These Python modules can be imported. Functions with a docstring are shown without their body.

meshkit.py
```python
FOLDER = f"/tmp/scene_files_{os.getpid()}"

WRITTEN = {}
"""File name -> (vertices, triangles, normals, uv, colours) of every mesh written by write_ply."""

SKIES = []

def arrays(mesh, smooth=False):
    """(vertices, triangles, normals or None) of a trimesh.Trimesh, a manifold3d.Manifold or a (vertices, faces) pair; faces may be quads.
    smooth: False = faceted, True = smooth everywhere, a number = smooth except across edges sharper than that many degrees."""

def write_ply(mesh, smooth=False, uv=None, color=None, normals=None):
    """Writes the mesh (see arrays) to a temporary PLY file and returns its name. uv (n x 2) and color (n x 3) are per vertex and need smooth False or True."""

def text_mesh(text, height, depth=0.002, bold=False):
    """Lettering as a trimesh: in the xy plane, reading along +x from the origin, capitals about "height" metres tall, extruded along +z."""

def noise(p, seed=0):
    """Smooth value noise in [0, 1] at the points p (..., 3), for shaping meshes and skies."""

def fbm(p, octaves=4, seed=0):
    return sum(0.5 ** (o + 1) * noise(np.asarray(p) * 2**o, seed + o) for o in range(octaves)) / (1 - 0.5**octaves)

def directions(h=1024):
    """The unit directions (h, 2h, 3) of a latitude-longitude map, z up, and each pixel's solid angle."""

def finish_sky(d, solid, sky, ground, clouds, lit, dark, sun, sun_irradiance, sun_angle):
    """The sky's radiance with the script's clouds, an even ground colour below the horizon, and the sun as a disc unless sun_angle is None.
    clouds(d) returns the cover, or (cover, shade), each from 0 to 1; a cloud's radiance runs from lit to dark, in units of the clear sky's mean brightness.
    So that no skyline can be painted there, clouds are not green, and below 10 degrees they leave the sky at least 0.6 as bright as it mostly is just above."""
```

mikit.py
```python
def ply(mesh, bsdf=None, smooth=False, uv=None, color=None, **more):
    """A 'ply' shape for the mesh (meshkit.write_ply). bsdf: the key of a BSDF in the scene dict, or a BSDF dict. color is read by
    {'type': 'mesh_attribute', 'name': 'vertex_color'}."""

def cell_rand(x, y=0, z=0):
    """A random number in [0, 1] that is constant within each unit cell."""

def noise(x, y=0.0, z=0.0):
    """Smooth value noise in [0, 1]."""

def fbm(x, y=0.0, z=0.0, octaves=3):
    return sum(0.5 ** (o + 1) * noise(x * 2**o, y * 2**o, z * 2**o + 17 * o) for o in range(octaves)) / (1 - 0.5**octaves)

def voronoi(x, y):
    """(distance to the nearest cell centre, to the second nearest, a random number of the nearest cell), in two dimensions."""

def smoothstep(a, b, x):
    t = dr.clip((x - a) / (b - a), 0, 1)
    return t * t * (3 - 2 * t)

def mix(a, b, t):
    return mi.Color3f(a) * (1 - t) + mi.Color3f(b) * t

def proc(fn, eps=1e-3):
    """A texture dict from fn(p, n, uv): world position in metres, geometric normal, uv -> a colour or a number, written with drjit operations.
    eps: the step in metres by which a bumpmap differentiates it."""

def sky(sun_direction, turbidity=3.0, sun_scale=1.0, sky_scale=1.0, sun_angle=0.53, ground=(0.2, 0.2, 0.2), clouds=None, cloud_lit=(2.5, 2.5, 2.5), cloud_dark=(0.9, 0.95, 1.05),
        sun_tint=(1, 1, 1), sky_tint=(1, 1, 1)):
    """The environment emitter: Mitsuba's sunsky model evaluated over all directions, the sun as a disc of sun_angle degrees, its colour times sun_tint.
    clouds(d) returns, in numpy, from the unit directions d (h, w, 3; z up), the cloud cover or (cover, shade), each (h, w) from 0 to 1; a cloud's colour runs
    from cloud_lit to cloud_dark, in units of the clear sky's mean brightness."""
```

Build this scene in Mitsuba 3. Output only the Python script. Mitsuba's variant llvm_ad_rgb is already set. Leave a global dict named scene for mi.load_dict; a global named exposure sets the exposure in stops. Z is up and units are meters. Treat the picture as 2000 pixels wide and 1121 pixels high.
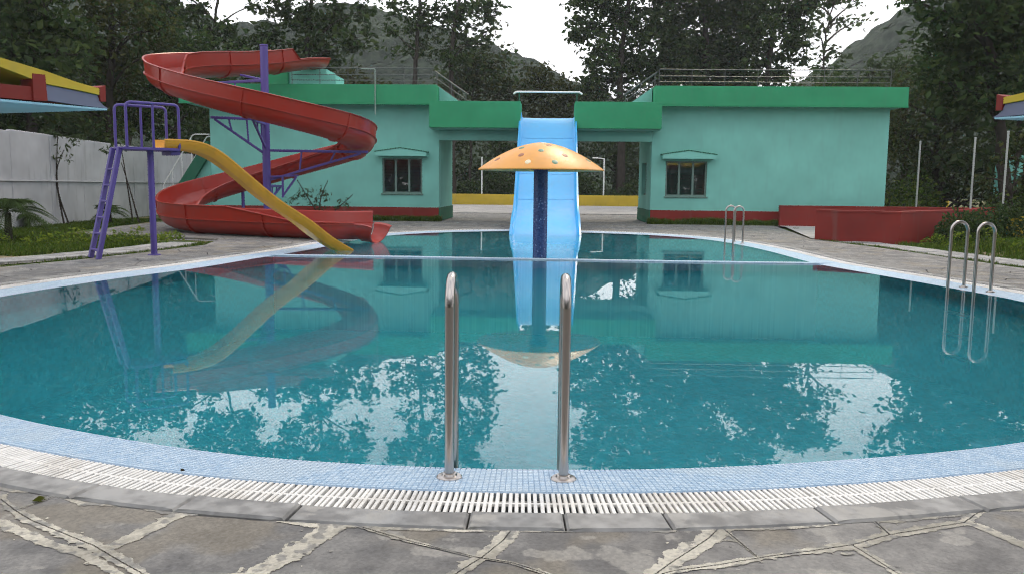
import math, random
import numpy as np
import trimesh, shapely
from shapely.geometry import Polygon, LineString, Point, MultiPolygon, box as sbox
from shapely.ops import unary_union, split as ssplit
from scipy.interpolate import CubicSpline
import drjit as dr
import mitsuba as mi
import mikit, meshkit
from mikit import proc, noise, fbm, voronoi, cell_rand, smoothstep, mix

random.seed(7)
rng = np.random.default_rng(7)
T = mi.ScalarTransform4f
scene, labels = {}, {}

# ------------------------------------------------------------------ camera, sky, exposure
EYE = 1.25
PITCH, ROLL = math.atan((560.5 - 366) / 1650), math.radians(0.6)
exposure = 2.62
_f = np.array([0, math.cos(PITCH), -math.sin(PITCH)])
_u0 = np.array([0, math.sin(PITCH), math.cos(PITCH)])
_up = -math.sin(ROLL) * np.array([1.0, 0, 0]) + math.cos(ROLL) * _u0
scene['camera'] = {'type': 'perspective', 'fov': math.degrees(2 * math.atan(1000 / 1650)), 'fov_axis': 'x', 'near_clip': 0.05, 'far_clip': 3000.0,
                   'to_world': T().look_at(origin=[0, 0, EYE], target=[0, float(_f[1]), EYE + float(_f[2])], up=_up.tolist())}


def clouds(d):
    n = meshkit.fbm(d * np.array([2.2, 2.2, 5.0]) + 3.1, 5, 3)
    shade = np.clip((n - 0.36) * 3.0, 0, 1)
    return np.ones(d.shape[:2]), shade


scene['sky'] = mikit.sky([0.25, 0.75, 0.85], turbidity=3, sun_scale=0.12, sun_angle=14, clouds=clouds,
                         cloud_lit=(3.1, 3.12, 3.2), cloud_dark=(1.35, 1.47, 1.75))


# ------------------------------------------------------------------ helpers
def put(name, mesh, mat, parent=None, smooth=False, label=None, cat=None, group=None, kind=None, color=None):
    key = base = (parent + '__' if parent else '') + name
    k = 0
    while key in scene or key in labels:
        k += 1
        key = f'{base}_{k:03d}'
    scene[key] = mikit.ply(mesh, mat, smooth=smooth, color=color)
    tag(key, label, cat, group, kind)
    return key


def tag(key, label=None, cat=None, group=None, kind=None):
    d = {a: b for a, b in (('label', label), ('category', cat), ('group', group), ('kind', kind)) if b}
    if d:
        labels[key] = d


def thing(name, label, cat, group=None):
    key, k = name, 0
    while key in labels or key in scene:
        k += 1
        key = f'{name}_{k:03d}'
    tag(key, label, cat, group)
    return key


def cat_(meshes):
    return trimesh.util.concatenate(meshes)


def mesh_(v, f):
    return trimesh.Trimesh(np.asarray(v, float), np.asarray(f), process=False)


def quads(q):
    q = np.asarray(q)
    return np.vstack([q[:, [0, 1, 2]], q[:, [0, 2, 3]]])


def box(x0, x1, y0, y1, z0, z1, bev=0.0):
    m = trimesh.creation.box(extents=(x1 - x0, y1 - y0, z1 - z0))
    if bev > 0:
        v = m.vertices
        out = []
        e = np.array([x1 - x0, y1 - y0, z1 - z0]) / 2
        for s in np.sign(v):
            for a in range(3):
                p = s * e
                q = p - s * bev
                q[a] = p[a]
                out.append(q)
        m = trimesh.convex.convex_hull(np.array(out))
    m.apply_translation(((x0 + x1) / 2, (y0 + y1) / 2, (z0 + z1) / 2))
    return m


def beam(p0, p1, w, h, up=(0, 0, 1)):
    p0, p1 = np.asarray(p0, float), np.asarray(p1, float)
    t = p1 - p0
    L = np.linalg.norm(t)
    t = t / L
    up = np.asarray(up, float)
    if abs(t @ up) > 0.98:
        up = np.array([1.0, 0, 0])
    s = np.cross(t, up)
    s /= np.linalg.norm(s)
    u = np.cross(s, t)
    m = box(0, L, -w / 2, w / 2, -h / 2, h / 2, min(w, h) * 0.12)
    M = np.eye(4)
    M[:3, 0], M[:3, 1], M[:3, 2], M[:3, 3] = t, -s, u, p0
    m.apply_transform(M)
    return m


def frames(p):
    t = np.gradient(p, axis=0)
    t /= np.linalg.norm(t, axis=1, keepdims=True)
    n = np.zeros_like(p)
    a = np.array([0, 0, 1.0]) if abs(t[0, 2]) < 0.9 else np.array([1.0, 0, 0])
    n[0] = a - t[0] * (a @ t[0])
    n[0] /= np.linalg.norm(n[0])
    for i in range(1, len(p)):
        v = n[i - 1] - t[i] * (n[i - 1] @ t[i])
        n[i] = v / np.linalg.norm(v)
    return t, n, np.cross(t, n)


def tube(p, r, sides=12, caps=True):
    p = np.asarray(p, float)
    t, n, b = frames(p)
    r = np.broadcast_to(np.asarray(r, float), (len(p),))
    a = np.arange(sides) * 2 * np.pi / sides
    v = p[:, None] + r[:, None, None] * (np.cos(a)[None, :, None] * n[:, None] + np.sin(a)[None, :, None] * b[:, None])
    i, j = np.meshgrid(np.arange(len(p) - 1), np.arange(sides), indexing='ij')
    q = np.stack([i * sides + j, i * sides + (j + 1) % sides, (i + 1) * sides + (j + 1) % sides, (i + 1) * sides + j], -1).reshape(-1, 4)
    v = v.reshape(-1, 3)
    f = quads(q)
    if caps:
        m = len(v)
        v = np.vstack([v, p[0], p[-1]])
        k = np.arange(sides)
        f = np.vstack([f, np.stack([k * 0 + m, (k + 1) % sides, k], 1), np.stack([k * 0 + m + 1, (len(p) - 1) * sides + k, (len(p) - 1) * sides + (k + 1) % sides], 1)])
    return mesh_(v, f)


def bend(pts, r, n=6):
    """Polyline with its inner corners rounded by radius r."""
    pts = [np.asarray(p, float) for p in pts]
    out = [pts[0]]
    for a, c, b in zip(pts[:-2], pts[1:-1], pts[2:]):
        d0, d1 = a - c, b - c
        l0, l1 = np.linalg.norm(d0), np.linalg.norm(d1)
        rr = min(r, l0 * 0.49, l1 * 0.49)
        p, q = c + d0 / l0 * rr, c + d1 / l1 * rr
        for s in np.linspace(0, 1, n):
            out.append((1 - s) ** 2 * p + 2 * s * (1 - s) * c + s * s * q)
    out.append(pts[-1])
    return np.array(out)


def sweep(path, section, up=None, closed_section=True, caps=True):
    """section (k, 2): lateral (to the right of travel) and height; up stays near vertical."""
    p = np.asarray(path, float)
    t = np.gradient(p, axis=0)
    t /= np.linalg.norm(t, axis=1, keepdims=True)
    z = np.array([0, 0, 1.0])
    s = np.cross(t, z)
    s /= np.linalg.norm(s, axis=1, keepdims=True)
    u = np.cross(s, t)
    sec = np.asarray(section, float)
    if sec.ndim == 2:
        sec = np.broadcast_to(sec, (len(p),) + sec.shape)
    v = p[:, None] + sec[:, :, :1] * s[:, None] + sec[:, :, 1:] * u[:, None]
    k = sec.shape[1]
    kk = k if closed_section else k - 1
    i, j = np.meshgrid(np.arange(len(p) - 1), np.arange(kk), indexing='ij')
    q = np.stack([i * k + j, (i + 1) * k + j, (i + 1) * k + (j + 1) % k, i * k + (j + 1) % k], -1).reshape(-1, 4)
    v, f = v.reshape(-1, 3), quads(q)
    if closed_section and caps:
        tri = shell_caps(k)
        f = np.vstack([f, tri, tri[:, ::-1] + (len(p) - 1) * k])
    return mesh_(v, f)


def shell_caps(k):
    h = k // 2
    return np.array([t for i in range(h - 1) for t in ((i, i + 1, k - 1 - i), (i + 1, k - 2 - i, k - 1 - i))])


def shell(line, th):
    """Closed section from an open line (k, 2): the line and its copy offset downwards/outwards."""
    line = np.asarray(line, float)
    t = np.gradient(line, axis=0)
    n = np.stack([t[:, 1], -t[:, 0]], 1)
    n /= np.linalg.norm(n, axis=1, keepdims=True)
    return np.vstack([line, (line + n * th)[::-1]])


def spline(pts, n, closed=False):
    pts = np.asarray(pts, float)
    if closed:
        pts = np.vstack([pts, pts[:1]])
    s = np.concatenate([[0], np.cumsum(np.linalg.norm(np.diff(pts, axis=0), axis=1) ** 0.5)])
    c = CubicSpline(s, pts, bc_type='periodic' if closed else 'natural')
    q = c(np.linspace(0, s[-1], 4000))
    a = np.concatenate([[0], np.cumsum(np.linalg.norm(np.diff(q, axis=0), axis=1))])
    at = np.linspace(0, a[-1], n + 1 if closed else n)
    r = np.stack([np.interp(at, a, q[:, i]) for i in range(q.shape[1])], 1)
    return r[:-1] if closed else r


def flat(poly, z):
    out = []
    for g in getattr(poly, 'geoms', [poly]):
        if g.is_empty or g.area < 1e-6:
            continue
        v, f = trimesh.creation.triangulate_polygon(g, engine='earcut')
        v3 = np.column_stack([v, np.full(len(v), z)])
        f = np.asarray(f)
        c = np.cross(v3[f[:, 1]] - v3[f[:, 0]], v3[f[:, 2]] - v3[f[:, 0]])[:, 2]
        f[c < 0] = f[c < 0][:, ::-1]
        out.append(mesh_(v3, f))
    return cat_(out)


def prism(poly, z0, z1, bev=0.0):
    """Extruded polygon; the top edge is drawn in by bev."""
    out = []
    for g in getattr(poly, 'geoms', [poly]):
        if g.is_empty or g.area < 1e-6:
            continue
        m = trimesh.creation.extrude_polygon(g, z1 - z0, engine='earcut')
        m.apply_translation((0, 0, z0))
        out.append(m)
        if bev:
            n = len(g.exterior.coords) - 1
    return cat_(out)


def slab_mesh(g, z0, z1, bev=0.006):
    """Paving piece: top face drawn in, a sloped arris, and upright sides."""
    g = shapely.geometry.polygon.orient(g, 1.0)
    p = np.array(g.exterior.coords)[:-1]
    c = np.array(g.centroid.coords[0])
    d = np.roll(p, -1, 0) - np.roll(p, 1, 0)
    nrm = np.stack([-d[:, 1], d[:, 0]], 1)
    nrm /= np.linalg.norm(nrm, axis=1, keepdims=True) + 1e-9
    top = p + nrm * bev
    if not Polygon(top).is_valid:
        top = p + (c - p) * 0.01
    if not Polygon(top).is_valid:
        top = p
    v2, f = trimesh.creation.triangulate_polygon(Polygon(top), engine='earcut')
    v2 = np.asarray(v2)
    f = np.asarray(f)
    v3 = np.column_stack([v2, np.full(len(v2), z1)])
    cc = np.cross(v3[f[:, 1]] - v3[f[:, 0]], v3[f[:, 2]] - v3[f[:, 0]])[:, 2]
    f[cc < 0] = f[cc < 0][:, ::-1]
    n = len(p)
    k = np.arange(n)
    ring = np.vstack([np.column_stack([p, np.full(n, z0)]), np.column_stack([p, np.full(n, z1 - bev)]), np.column_stack([top, np.full(n, z1)])])
    q = np.vstack([np.stack([k, (k + 1) % n, (k + 1) % n + n, k + n], 1), np.stack([k + n, (k + 1) % n + n, (k + 1) % n + 2 * n, k + 2 * n], 1)])
    return cat_([mesh_(v3, f), mesh_(ring, quads(q))])


def lathe(profile, n=32, center=(0, 0, 0)):
    pr = np.asarray(profile, float)
    a = np.arange(n) * 2 * np.pi / n
    v = np.stack([pr[:, None, 0] * np.cos(a), pr[:, None, 0] * np.sin(a), np.broadcast_to(pr[:, 1:2], (len(pr), n))], -1)
    i, j = np.meshgrid(np.arange(len(pr) - 1), np.arange(n), indexing='ij')
    q = np.stack([i * n + j, i * n + (j + 1) % n, (i + 1) * n + (j + 1) % n, (i + 1) * n + j], -1).reshape(-1, 4)
    return mesh_(v.reshape(-1, 3) + np.asarray(center), quads(q))


def sheet(q):
    return mesh_(q, [(0, 1, 2), (0, 2, 3)])


def moved(m, M):
    m = m.copy()
    m.apply_transform(M)
    return m


# ------------------------------------------------------------------ materials
def plain(name, c, rough=0.5, spec=0.5, **k):
    scene[name] = {'type': 'twosided', 'bsdf': {'type': 'principled', 'base_color': {'type': 'rgb', 'value': list(c)}, 'roughness': rough, 'specular': spec, **k}}
    return name


def mottled(name, fn, rough=0.7, spec=0.3, bump=None, bump_scale=1.0, eps=1e-3, **k):
    b = {'type': 'principled', 'base_color': proc(fn), 'roughness': rough, 'specular': spec, **k}
    if bump:
        b = {'type': 'bumpmap', 'scale': bump_scale, 'texture': proc(bump, eps), 'bsdf': b}
    scene[name] = {'type': 'twosided', 'bsdf': b}
    return name


def paint(name, c, rough=0.6, spec=0.3, amount=0.16, dirt=(0.25, 0.25, 0.22), streak=0.12):
    c = np.asarray(c, float)

    def fn(p, n, uv):
        a = fbm(p.x * 1.3, p.y * 1.3, p.z * 1.3, 4)
        b = fbm(p.x * 14 + 5, p.y * 14, p.z * 3.0, 3)
        s = smoothstep(0.58, 0.8, fbm(p.x * 5 + 9, p.y * 5, p.z * 0.7, 3)) * streak
        col = mi.Color3f(c.tolist()) * (1 - amount + 2 * amount * a) * (0.97 + 0.06 * b)
        return mix(col, mi.Color3f((c * 0.45 + np.asarray(dirt) * 0.3).tolist()), s)
    return mottled(name, fn, rough, spec)


paint('mint_paint', (0.185, 0.49, 0.42))
paint('green_paint', (0.028, 0.275, 0.125), rough=0.5)
paint('dark_green_paint', (0.02, 0.13, 0.075))
paint('red_oxide_paint', (0.20, 0.022, 0.016), amount=0.25, streak=0.4)
paint('yellow_paint', (0.52, 0.37, 0.035), streak=0.3)
paint('concrete_wall', (0.42, 0.43, 0.45), amount=0.25, streak=0.45)
paint('red_gelcoat', (0.29, 0.022, 0.012), rough=0.3, spec=0.5, amount=0.12, streak=0.15)
paint('blue_gelcoat', (0.035, 0.34, 0.66), rough=0.3, spec=0.5, amount=0.08, streak=0.12)
paint('yellow_gelcoat', (0.62, 0.30, 0.02), rough=0.35, spec=0.5, amount=0.12, streak=0.25, dirt=(0.1, 0.08, 0.05))
paint('orange_gelcoat', (0.68, 0.30, 0.045), rough=0.35, spec=0.5, amount=0.1, streak=0.15)
paint('purple_steel', (0.075, 0.05, 0.24), rough=0.4, spec=0.5)
paint('navy_paint', (0.03, 0.045, 0.16), rough=0.4, spec=0.5)
paint('grey_sheet', (0.16, 0.17, 0.24), rough=0.5)
paint('pale_blue_paint', (0.30, 0.52, 0.62))
paint('court_concrete', (0.29, 0.275, 0.255), amount=0.3, streak=0)
scene['window_glass'] = {'type': 'thindielectric', 'int_ior': 1.5, 'ext_ior': 1.0}
plain('iron_bar', (0.05, 0.055, 0.05), 0.5)
plain('window_frame', (0.12, 0.20, 0.17), 0.5)
plain('white_paint', (0.75, 0.75, 0.73), 0.5)
plain('weathered_pipe', (0.24, 0.31, 0.27), 0.6)
plain('pale_grey_paint', (0.36, 0.38, 0.35), 0.5)
paint('channel_concrete', (0.24, 0.235, 0.22), rough=0.9, amount=0.3, streak=0.3)
plain('steel', (0.47, 0.43, 0.40), 0.2, 0.5, metallic=1.0)
plain('dull_steel', (0.085, 0.09, 0.085), 0.35, 0.5, metallic=0.4)
for nm, c in (('red_dot', (0.30, 0.10, 0.035)), ('green_dot', (0.09, 0.20, 0.13)), ('white_dot', (0.72, 0.64, 0.42))):
    plain(nm, c, 0.4)


def slab_col(p, n, uv):
    a = fbm(p.x * 2.3, p.y * 2.3, 1.7, 4)
    b = fbm(p.x * 11, p.y * 11, 4.0, 4)
    g = fbm(p.x * 95, p.y * 95, 2.0, 3)
    col = mix(mi.Color3f(0.098, 0.095, 0.093), mi.Color3f(0.20, 0.192, 0.180), smoothstep(0.3, 0.7, a * 0.55 + b * 0.45))
    col = mix(col, mi.Color3f(0.185, 0.158, 0.115), 0.55 * smoothstep(0.55, 0.72, fbm(p.x * 3.1 + 8, p.y * 3.1, 9.0, 4)))
    pale = smoothstep(0.64, 0.72, fbm(p.x * 7 + 3, p.y * 7 + 5, 6.0, 5))
    col = mix(col, mi.Color3f(0.30, 0.285, 0.255), 0.55 * pale)
    return col * (0.70 + 0.50 * g)


def slab_bump(p, n, uv):
    return fbm(p.x * 9, p.y * 9, 1.0, 4) * 0.006 + fbm(p.x * 60, p.y * 60, 3.0, 2) * 0.0012


mottled('slab_stone', slab_col, 0.62, 0.35, slab_bump, 1.0, 2e-3)


def kerb_col(p, n, uv):
    a = fbm(p.x * 4, p.y * 4, 2.7, 4)
    b = fbm(p.x * 18, p.y * 18, 1.0, 3)
    col = mix(mi.Color3f(0.155, 0.152, 0.147), mi.Color3f(0.31, 0.304, 0.29), smoothstep(0.3, 0.7, a * 0.6 + b * 0.4))
    pale = smoothstep(0.6, 0.7, fbm(p.x * 8 + 3, p.y * 8 + 5, 9.0, 4))
    return mix(col, mi.Color3f(0.33, 0.315, 0.285), 0.6 * pale)


mottled('kerb_stone', kerb_col, 0.6, 0.35, slab_bump, 1.0, 2e-3)


def mortar_col(p, n, uv):
    a = fbm(p.x * 6, p.y * 6, 2.2, 4)
    g = fbm(p.x * 90, p.y * 90, 2.0, 2)
    c = mix(mi.Color3f(0.26, 0.243, 0.205), mi.Color3f(0.46, 0.43, 0.36), smoothstep(0.3, 0.7, a))
    c = mix(c, mi.Color3f(0.19, 0.185, 0.175), 0.8 * smoothstep(0.5, 0.62, fbm(p.x * 24 + 4, p.y * 24, 8.0, 4)))
    return c * (0.75 + 0.5 * g)


mottled('mortar', mortar_col, 0.9, 0.1, lambda p, n, uv: fbm(p.x * 55, p.y * 55, 3.0, 3) * 0.005, 1.0, 2e-3)


def tile_col(p, n, uv):
    r = cell_rand(dr.floor(p.x * 40), dr.floor(p.y * 40), 3)
    col = mix(mi.Color3f(0.30, 0.42, 0.54), mi.Color3f(0.43, 0.53, 0.62), r)
    stain = smoothstep(0.5, 0.75, fbm(p.x * 3.0, p.y * 3.0, 1.0, 4))
    return mix(col, mi.Color3f(0.42, 0.50, 0.56), 0.6 * stain)


mottled('mosaic', tile_col, 0.35, 0.5)
mottled('grout', lambda p, n, uv: mi.Color3f(0.25, 0.33, 0.42) * (0.8 + 0.4 * fbm(p.x * 20, p.y * 20, 0, 3)), 0.8, 0.2)


def grate_col(p, n, uv):
    d = smoothstep(0.55, 0.75, fbm(p.x * 5, p.y * 5, 2, 4))
    return mix(mi.Color3f(0.66, 0.645, 0.61), mi.Color3f(0.50, 0.47, 0.42), 0.6 * d) * (0.9 + 0.2 * fbm(p.x * 40, p.y * 40, 0, 2))


mottled('grate_plastic', grate_col, 0.55, 0.4)


def basin_col(p, n, uv):
    r = cell_rand(dr.floor(p.x * 20), dr.floor(p.y * 20), dr.floor(p.z * 20))
    a = fbm(p.x * 0.5, p.y * 0.5, p.z * 0.5, 3)
    return mi.Color3f(0.012, 0.30, 0.37) * (0.75 + 0.25 * r + 0.4 * (a - 0.5))


mottled('basin_tile', basin_col, 0.5, 0.3)


def ripple(p, n, uv):
    a = fbm(p.x * 2.2 + 2, p.y * 3.0, 1.0, 2)
    b = fbm(p.x * 11.0, p.y * 14.0, 5.0, 2)
    patch = smoothstep(0.4, 0.65, fbm(p.x * 0.5, p.y * 0.5, 7.0, 3))
    return a * 0.00007 + b * 0.000012 * patch


scene['pool_water'] = {'type': 'bumpmap', 'scale': 1.0, 'texture': proc(ripple, 4e-3), 'bsdf': {'type': 'dielectric', 'int_ior': 1.33, 'ext_ior': 1.0}}


def ground_col(p, n, uv):
    a = fbm(p.x * 0.8, p.y * 0.8, 2, 4)
    b = fbm(p.x * 6, p.y * 6, 2, 3)
    return mix(mi.Color3f(0.05, 0.075, 0.022), mi.Color3f(0.15, 0.12, 0.075), smoothstep(0.4, 0.65, a)) * (0.6 + 0.8 * b)


mottled('soil_grass', ground_col, 0.95, 0.1)


def hill_col(p, n, uv):
    a = fbm(p.x * 0.05, p.y * 0.05, p.z * 0.05, 4)
    b = fbm(p.x * 0.6, p.y * 0.6, p.z * 0.6, 4)
    c = mix(mi.Color3f(0.010, 0.019, 0.013), mi.Color3f(0.032, 0.045, 0.027), smoothstep(0.3, 0.7, a * 0.5 + b * 0.5))
    return c * (0.5 + b)


mottled('hill_wood', hill_col, 0.95, 0.05)


def bark_col(p, n, uv):
    return mi.Color3f(0.045, 0.038, 0.032) * (0.5 + fbm(p.x * 8, p.y * 8, p.z * 3, 4))


mottled('bark', bark_col, 0.9, 0.1)
VC = {'type': 'mesh_attribute', 'name': 'vertex_color'}
scene['leaf'] = {'type': 'principledthin', 'base_color': VC, 'roughness': 0.75, 'diff_trans': 0.7, 'spec_trans': 0.0, 'eta': 1.2}
scene['grass_blade'] = {'type': 'principledthin', 'base_color': VC, 'roughness': 0.8, 'diff_trans': 0.6, 'spec_trans': 0.0, 'eta': 1.2}

# ------------------------------------------------------------------ the pool
POOL = [(0.01, 3.66), (0.6, 3.68), (1.18, 3.76), (1.8, 3.9), (2.6, 4.16), (3.9, 4.95), (5.0, 6.2), (5.65, 7.8), (5.9, 9.65), (5.82, 10.6), (5.5, 12.64), (5.24, 14.3),
        (5.24, 15.8), (5.26, 17.46), (5.03, 20.3), (4.4, 22.0), (3.4, 23.1), (1.87, 23.85), (0.2, 24.2), (-1.43, 23.5), (-2.6, 22.3), (-3.4, 20.6), (-3.74, 18.11), (-3.97, 16.3),
        (-4.2, 15.1), (-4.4, 14.2), (-4.75, 12.5), (-5.16, 11.29), (-5.45, 10.14), (-5.61, 9.17), (-5.5, 7.8), (-5.0, 6.5), (-4.1, 5.4), (-2.77, 4.47), (-2.16, 4.16), (-1.64, 3.94), (-1.18, 3.8), (-0.6, 3.7)]
edge = spline(POOL, 2300, True)                       # about 25 mm apart
_d = np.roll(edge, -1, 0) - np.roll(edge, 1, 0)
nrm = np.stack([_d[:, 1], -_d[:, 0]], 1)
nrm /= np.linalg.norm(nrm, axis=1, keepdims=True)     # outwards (the outline runs anticlockwise)
NE = len(edge)
DECK, TILE_W, GR0, GR1, KERB = 0.03, 0.35, 0.36, 0.585, 0.76
TZ = 0.025
near_d = np.linalg.norm(edge - np.array([0, 0]), axis=1)


def ring_(r, z, idx=None):
    e, n = (edge, nrm) if idx is None else (edge[idx], nrm[idx])
    return np.column_stack([e + n * r, np.full(len(e), z)])


def ribbon(rings, closed=True):
    v = np.vstack(rings)
    k = len(rings[0])
    i, j = np.meshgrid(np.arange(len(rings) - 1), np.arange(k if closed else k - 1), indexing='ij')
    q = np.stack([i * k + j, i * k + (j + 1) % k, (i + 1) * k + (j + 1) % k, (i + 1) * k + j], -1).reshape(-1, 4)
    return mesh_(v, quads(q)[:, ::-1])


st = np.arange(0, NE, 6)
pool_poly = Polygon(edge[::6])
rim_poly = Polygon((edge + nrm * KERB)[::6])
# divider between the large pool and the far shallow one
dv = spline([(-4.75, 15.02), (-4.1, 14.97), (-1.8, 14.84), (0.48, 14.66), (2.6, 14.52), (4.95, 14.44), (5.6, 14.44)], 60)
near_part = Polygon([(-12, -2), (12, -2), (12, 14.44)] + [tuple(p) for p in dv[::-1]] + [(-12, 15.02)])
main_poly = pool_poly.intersection(near_part)
kids_poly = pool_poly.difference(near_part)

put('swimming_pool', ribbon([ring_(0.0, -0.004, st), ring_(-0.02, -0.03, st), ring_(-0.02, -1.45, st)]), 'basin_tile', kind='structure')
put('basin_floor', cat_([flat(main_poly.buffer(0.05), -1.3)]), 'basin_tile', 'swimming_pool')
put('shallow_floor', flat(kids_poly.buffer(0.05), -0.5), 'basin_tile', 'swimming_pool')
dvs = np.column_stack([dv, np.zeros(len(dv))])
sec = np.array([(-0.08, -1.35), (-0.08, 0.012), (-0.07, 0.022), (0.07, 0.022), (0.08, 0.012), (0.08, -1.35)])
put('dividing_wall', sweep(dvs, sec[::-1], caps=False), 'mosaic', 'swimming_pool', label='low blue tiled wall dividing the large pool from the shallow one')
put('water', flat(pool_poly.buffer(0.02), 0.0), 'pool_water', kind='structure')

# tile band: a bed, and the single mosaic tiles where they can be seen
put('tile_bed', ribbon([ring_(0.0, -0.004, st), ring_(TILE_W, TZ - 0.004, st), ring_(GR0, TZ - 0.004, st), ring_(GR0, -0.16, st)]), 'grout', 'swimming_pool')
rows = 14


def tile_block(idx, step):
    vs, fs = [], []
    tw = TILE_W / rows
    fq = quads(np.array([[4, 5, 6, 7], [0, 1, 5, 4], [1, 2, 6, 5], [2, 3, 7, 6], [3, 0, 4, 7]]))
    g, b = 0.0011, 0.0018
    for i in idx:
        j = (i + step) % NE
        for r in range(rows):
            r0, r1 = r * tw + g, (r + 1) * tw - g
            base, top = [], []
            for (k, o, rr, sr) in ((i, 1, r0, 1), (j, -1, r0, 1), (j, -1, r1, -1), (i, 1, r1, -1)):
                other = j if k == i else i
                dirv = edge[other] - edge[k]
                L = np.linalg.norm(dirv)
                dirv = dirv / L
                p0 = edge[k] + nrm[k] * rr + dirv * g
                p1 = edge[k] + nrm[k] * (rr + sr * b) + dirv * (g + b)
                zz = -0.004 + TZ * rr / TILE_W
                base.append((*p0, zz))
                top.append((*p1, zz + 0.0042))
            fs.append(fq + 8 * len(fs))
            vs.extend(base + top)
    return mesh_(vs, np.vstack(fs)[:, ::-1])


near_i = [i for i in range(NE) if near_d[i] < 6.0 and edge[i, 1] < 6.2]
put('mosaic_tile', tile_block(near_i, 1), 'mosaic', 'swimming_pool', kind='stuff', label='pale blue mosaic tiles of the sloping pool edge')
_far_mask = np.array([not (near_d[i] < 5.95 and edge[i, 1] < 6.15) for i in range(NE)])
_seg = np.where(_far_mask)[0]
_start = _seg[np.argmax(np.diff(np.concatenate([[_seg[-1] - NE], _seg])))]
_run = (_start + np.arange(len(_seg))) % NE
put('tile_band', ribbon([ring_(0.0, 0.0008, _run[::4]), ring_(TILE_W, TZ, _run[::4])], False), 'mosaic', 'swimming_pool')

# overflow channel and its grating: bars that can be told apart are parts
put('overflow_channel', ribbon([ring_(GR0, TZ - 0.004, st), ring_(GR0, -0.14, st), ring_(GR1, -0.14, st), ring_(GR1, DECK - 0.004, st)]), 'channel_concrete', 'swimming_pool')


def bar_mesh(i, jit):
    e, n = edge[i], nrm[i]
    t = np.array([-n[1], n[0]])
    m = box(GR0 + 0.004, GR1 - 0.004, -0.0073, 0.0073, -0.022, 0.0, 0.0018) if near_d[i] < 4.6 else box(GR0 + 0.004, GR1 - 0.004, -0.0076, 0.0076, -0.02, 0.0)
    a = jit[0]
    M = np.eye(4)
    M[:2, 0] = n * math.cos(a) + t * math.sin(a)
    M[:2, 1] = -n * math.sin(a) + t * math.cos(a)
    M[:3, 3] = (*e, TZ + jit[1])
    return moved(m, M)


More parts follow.
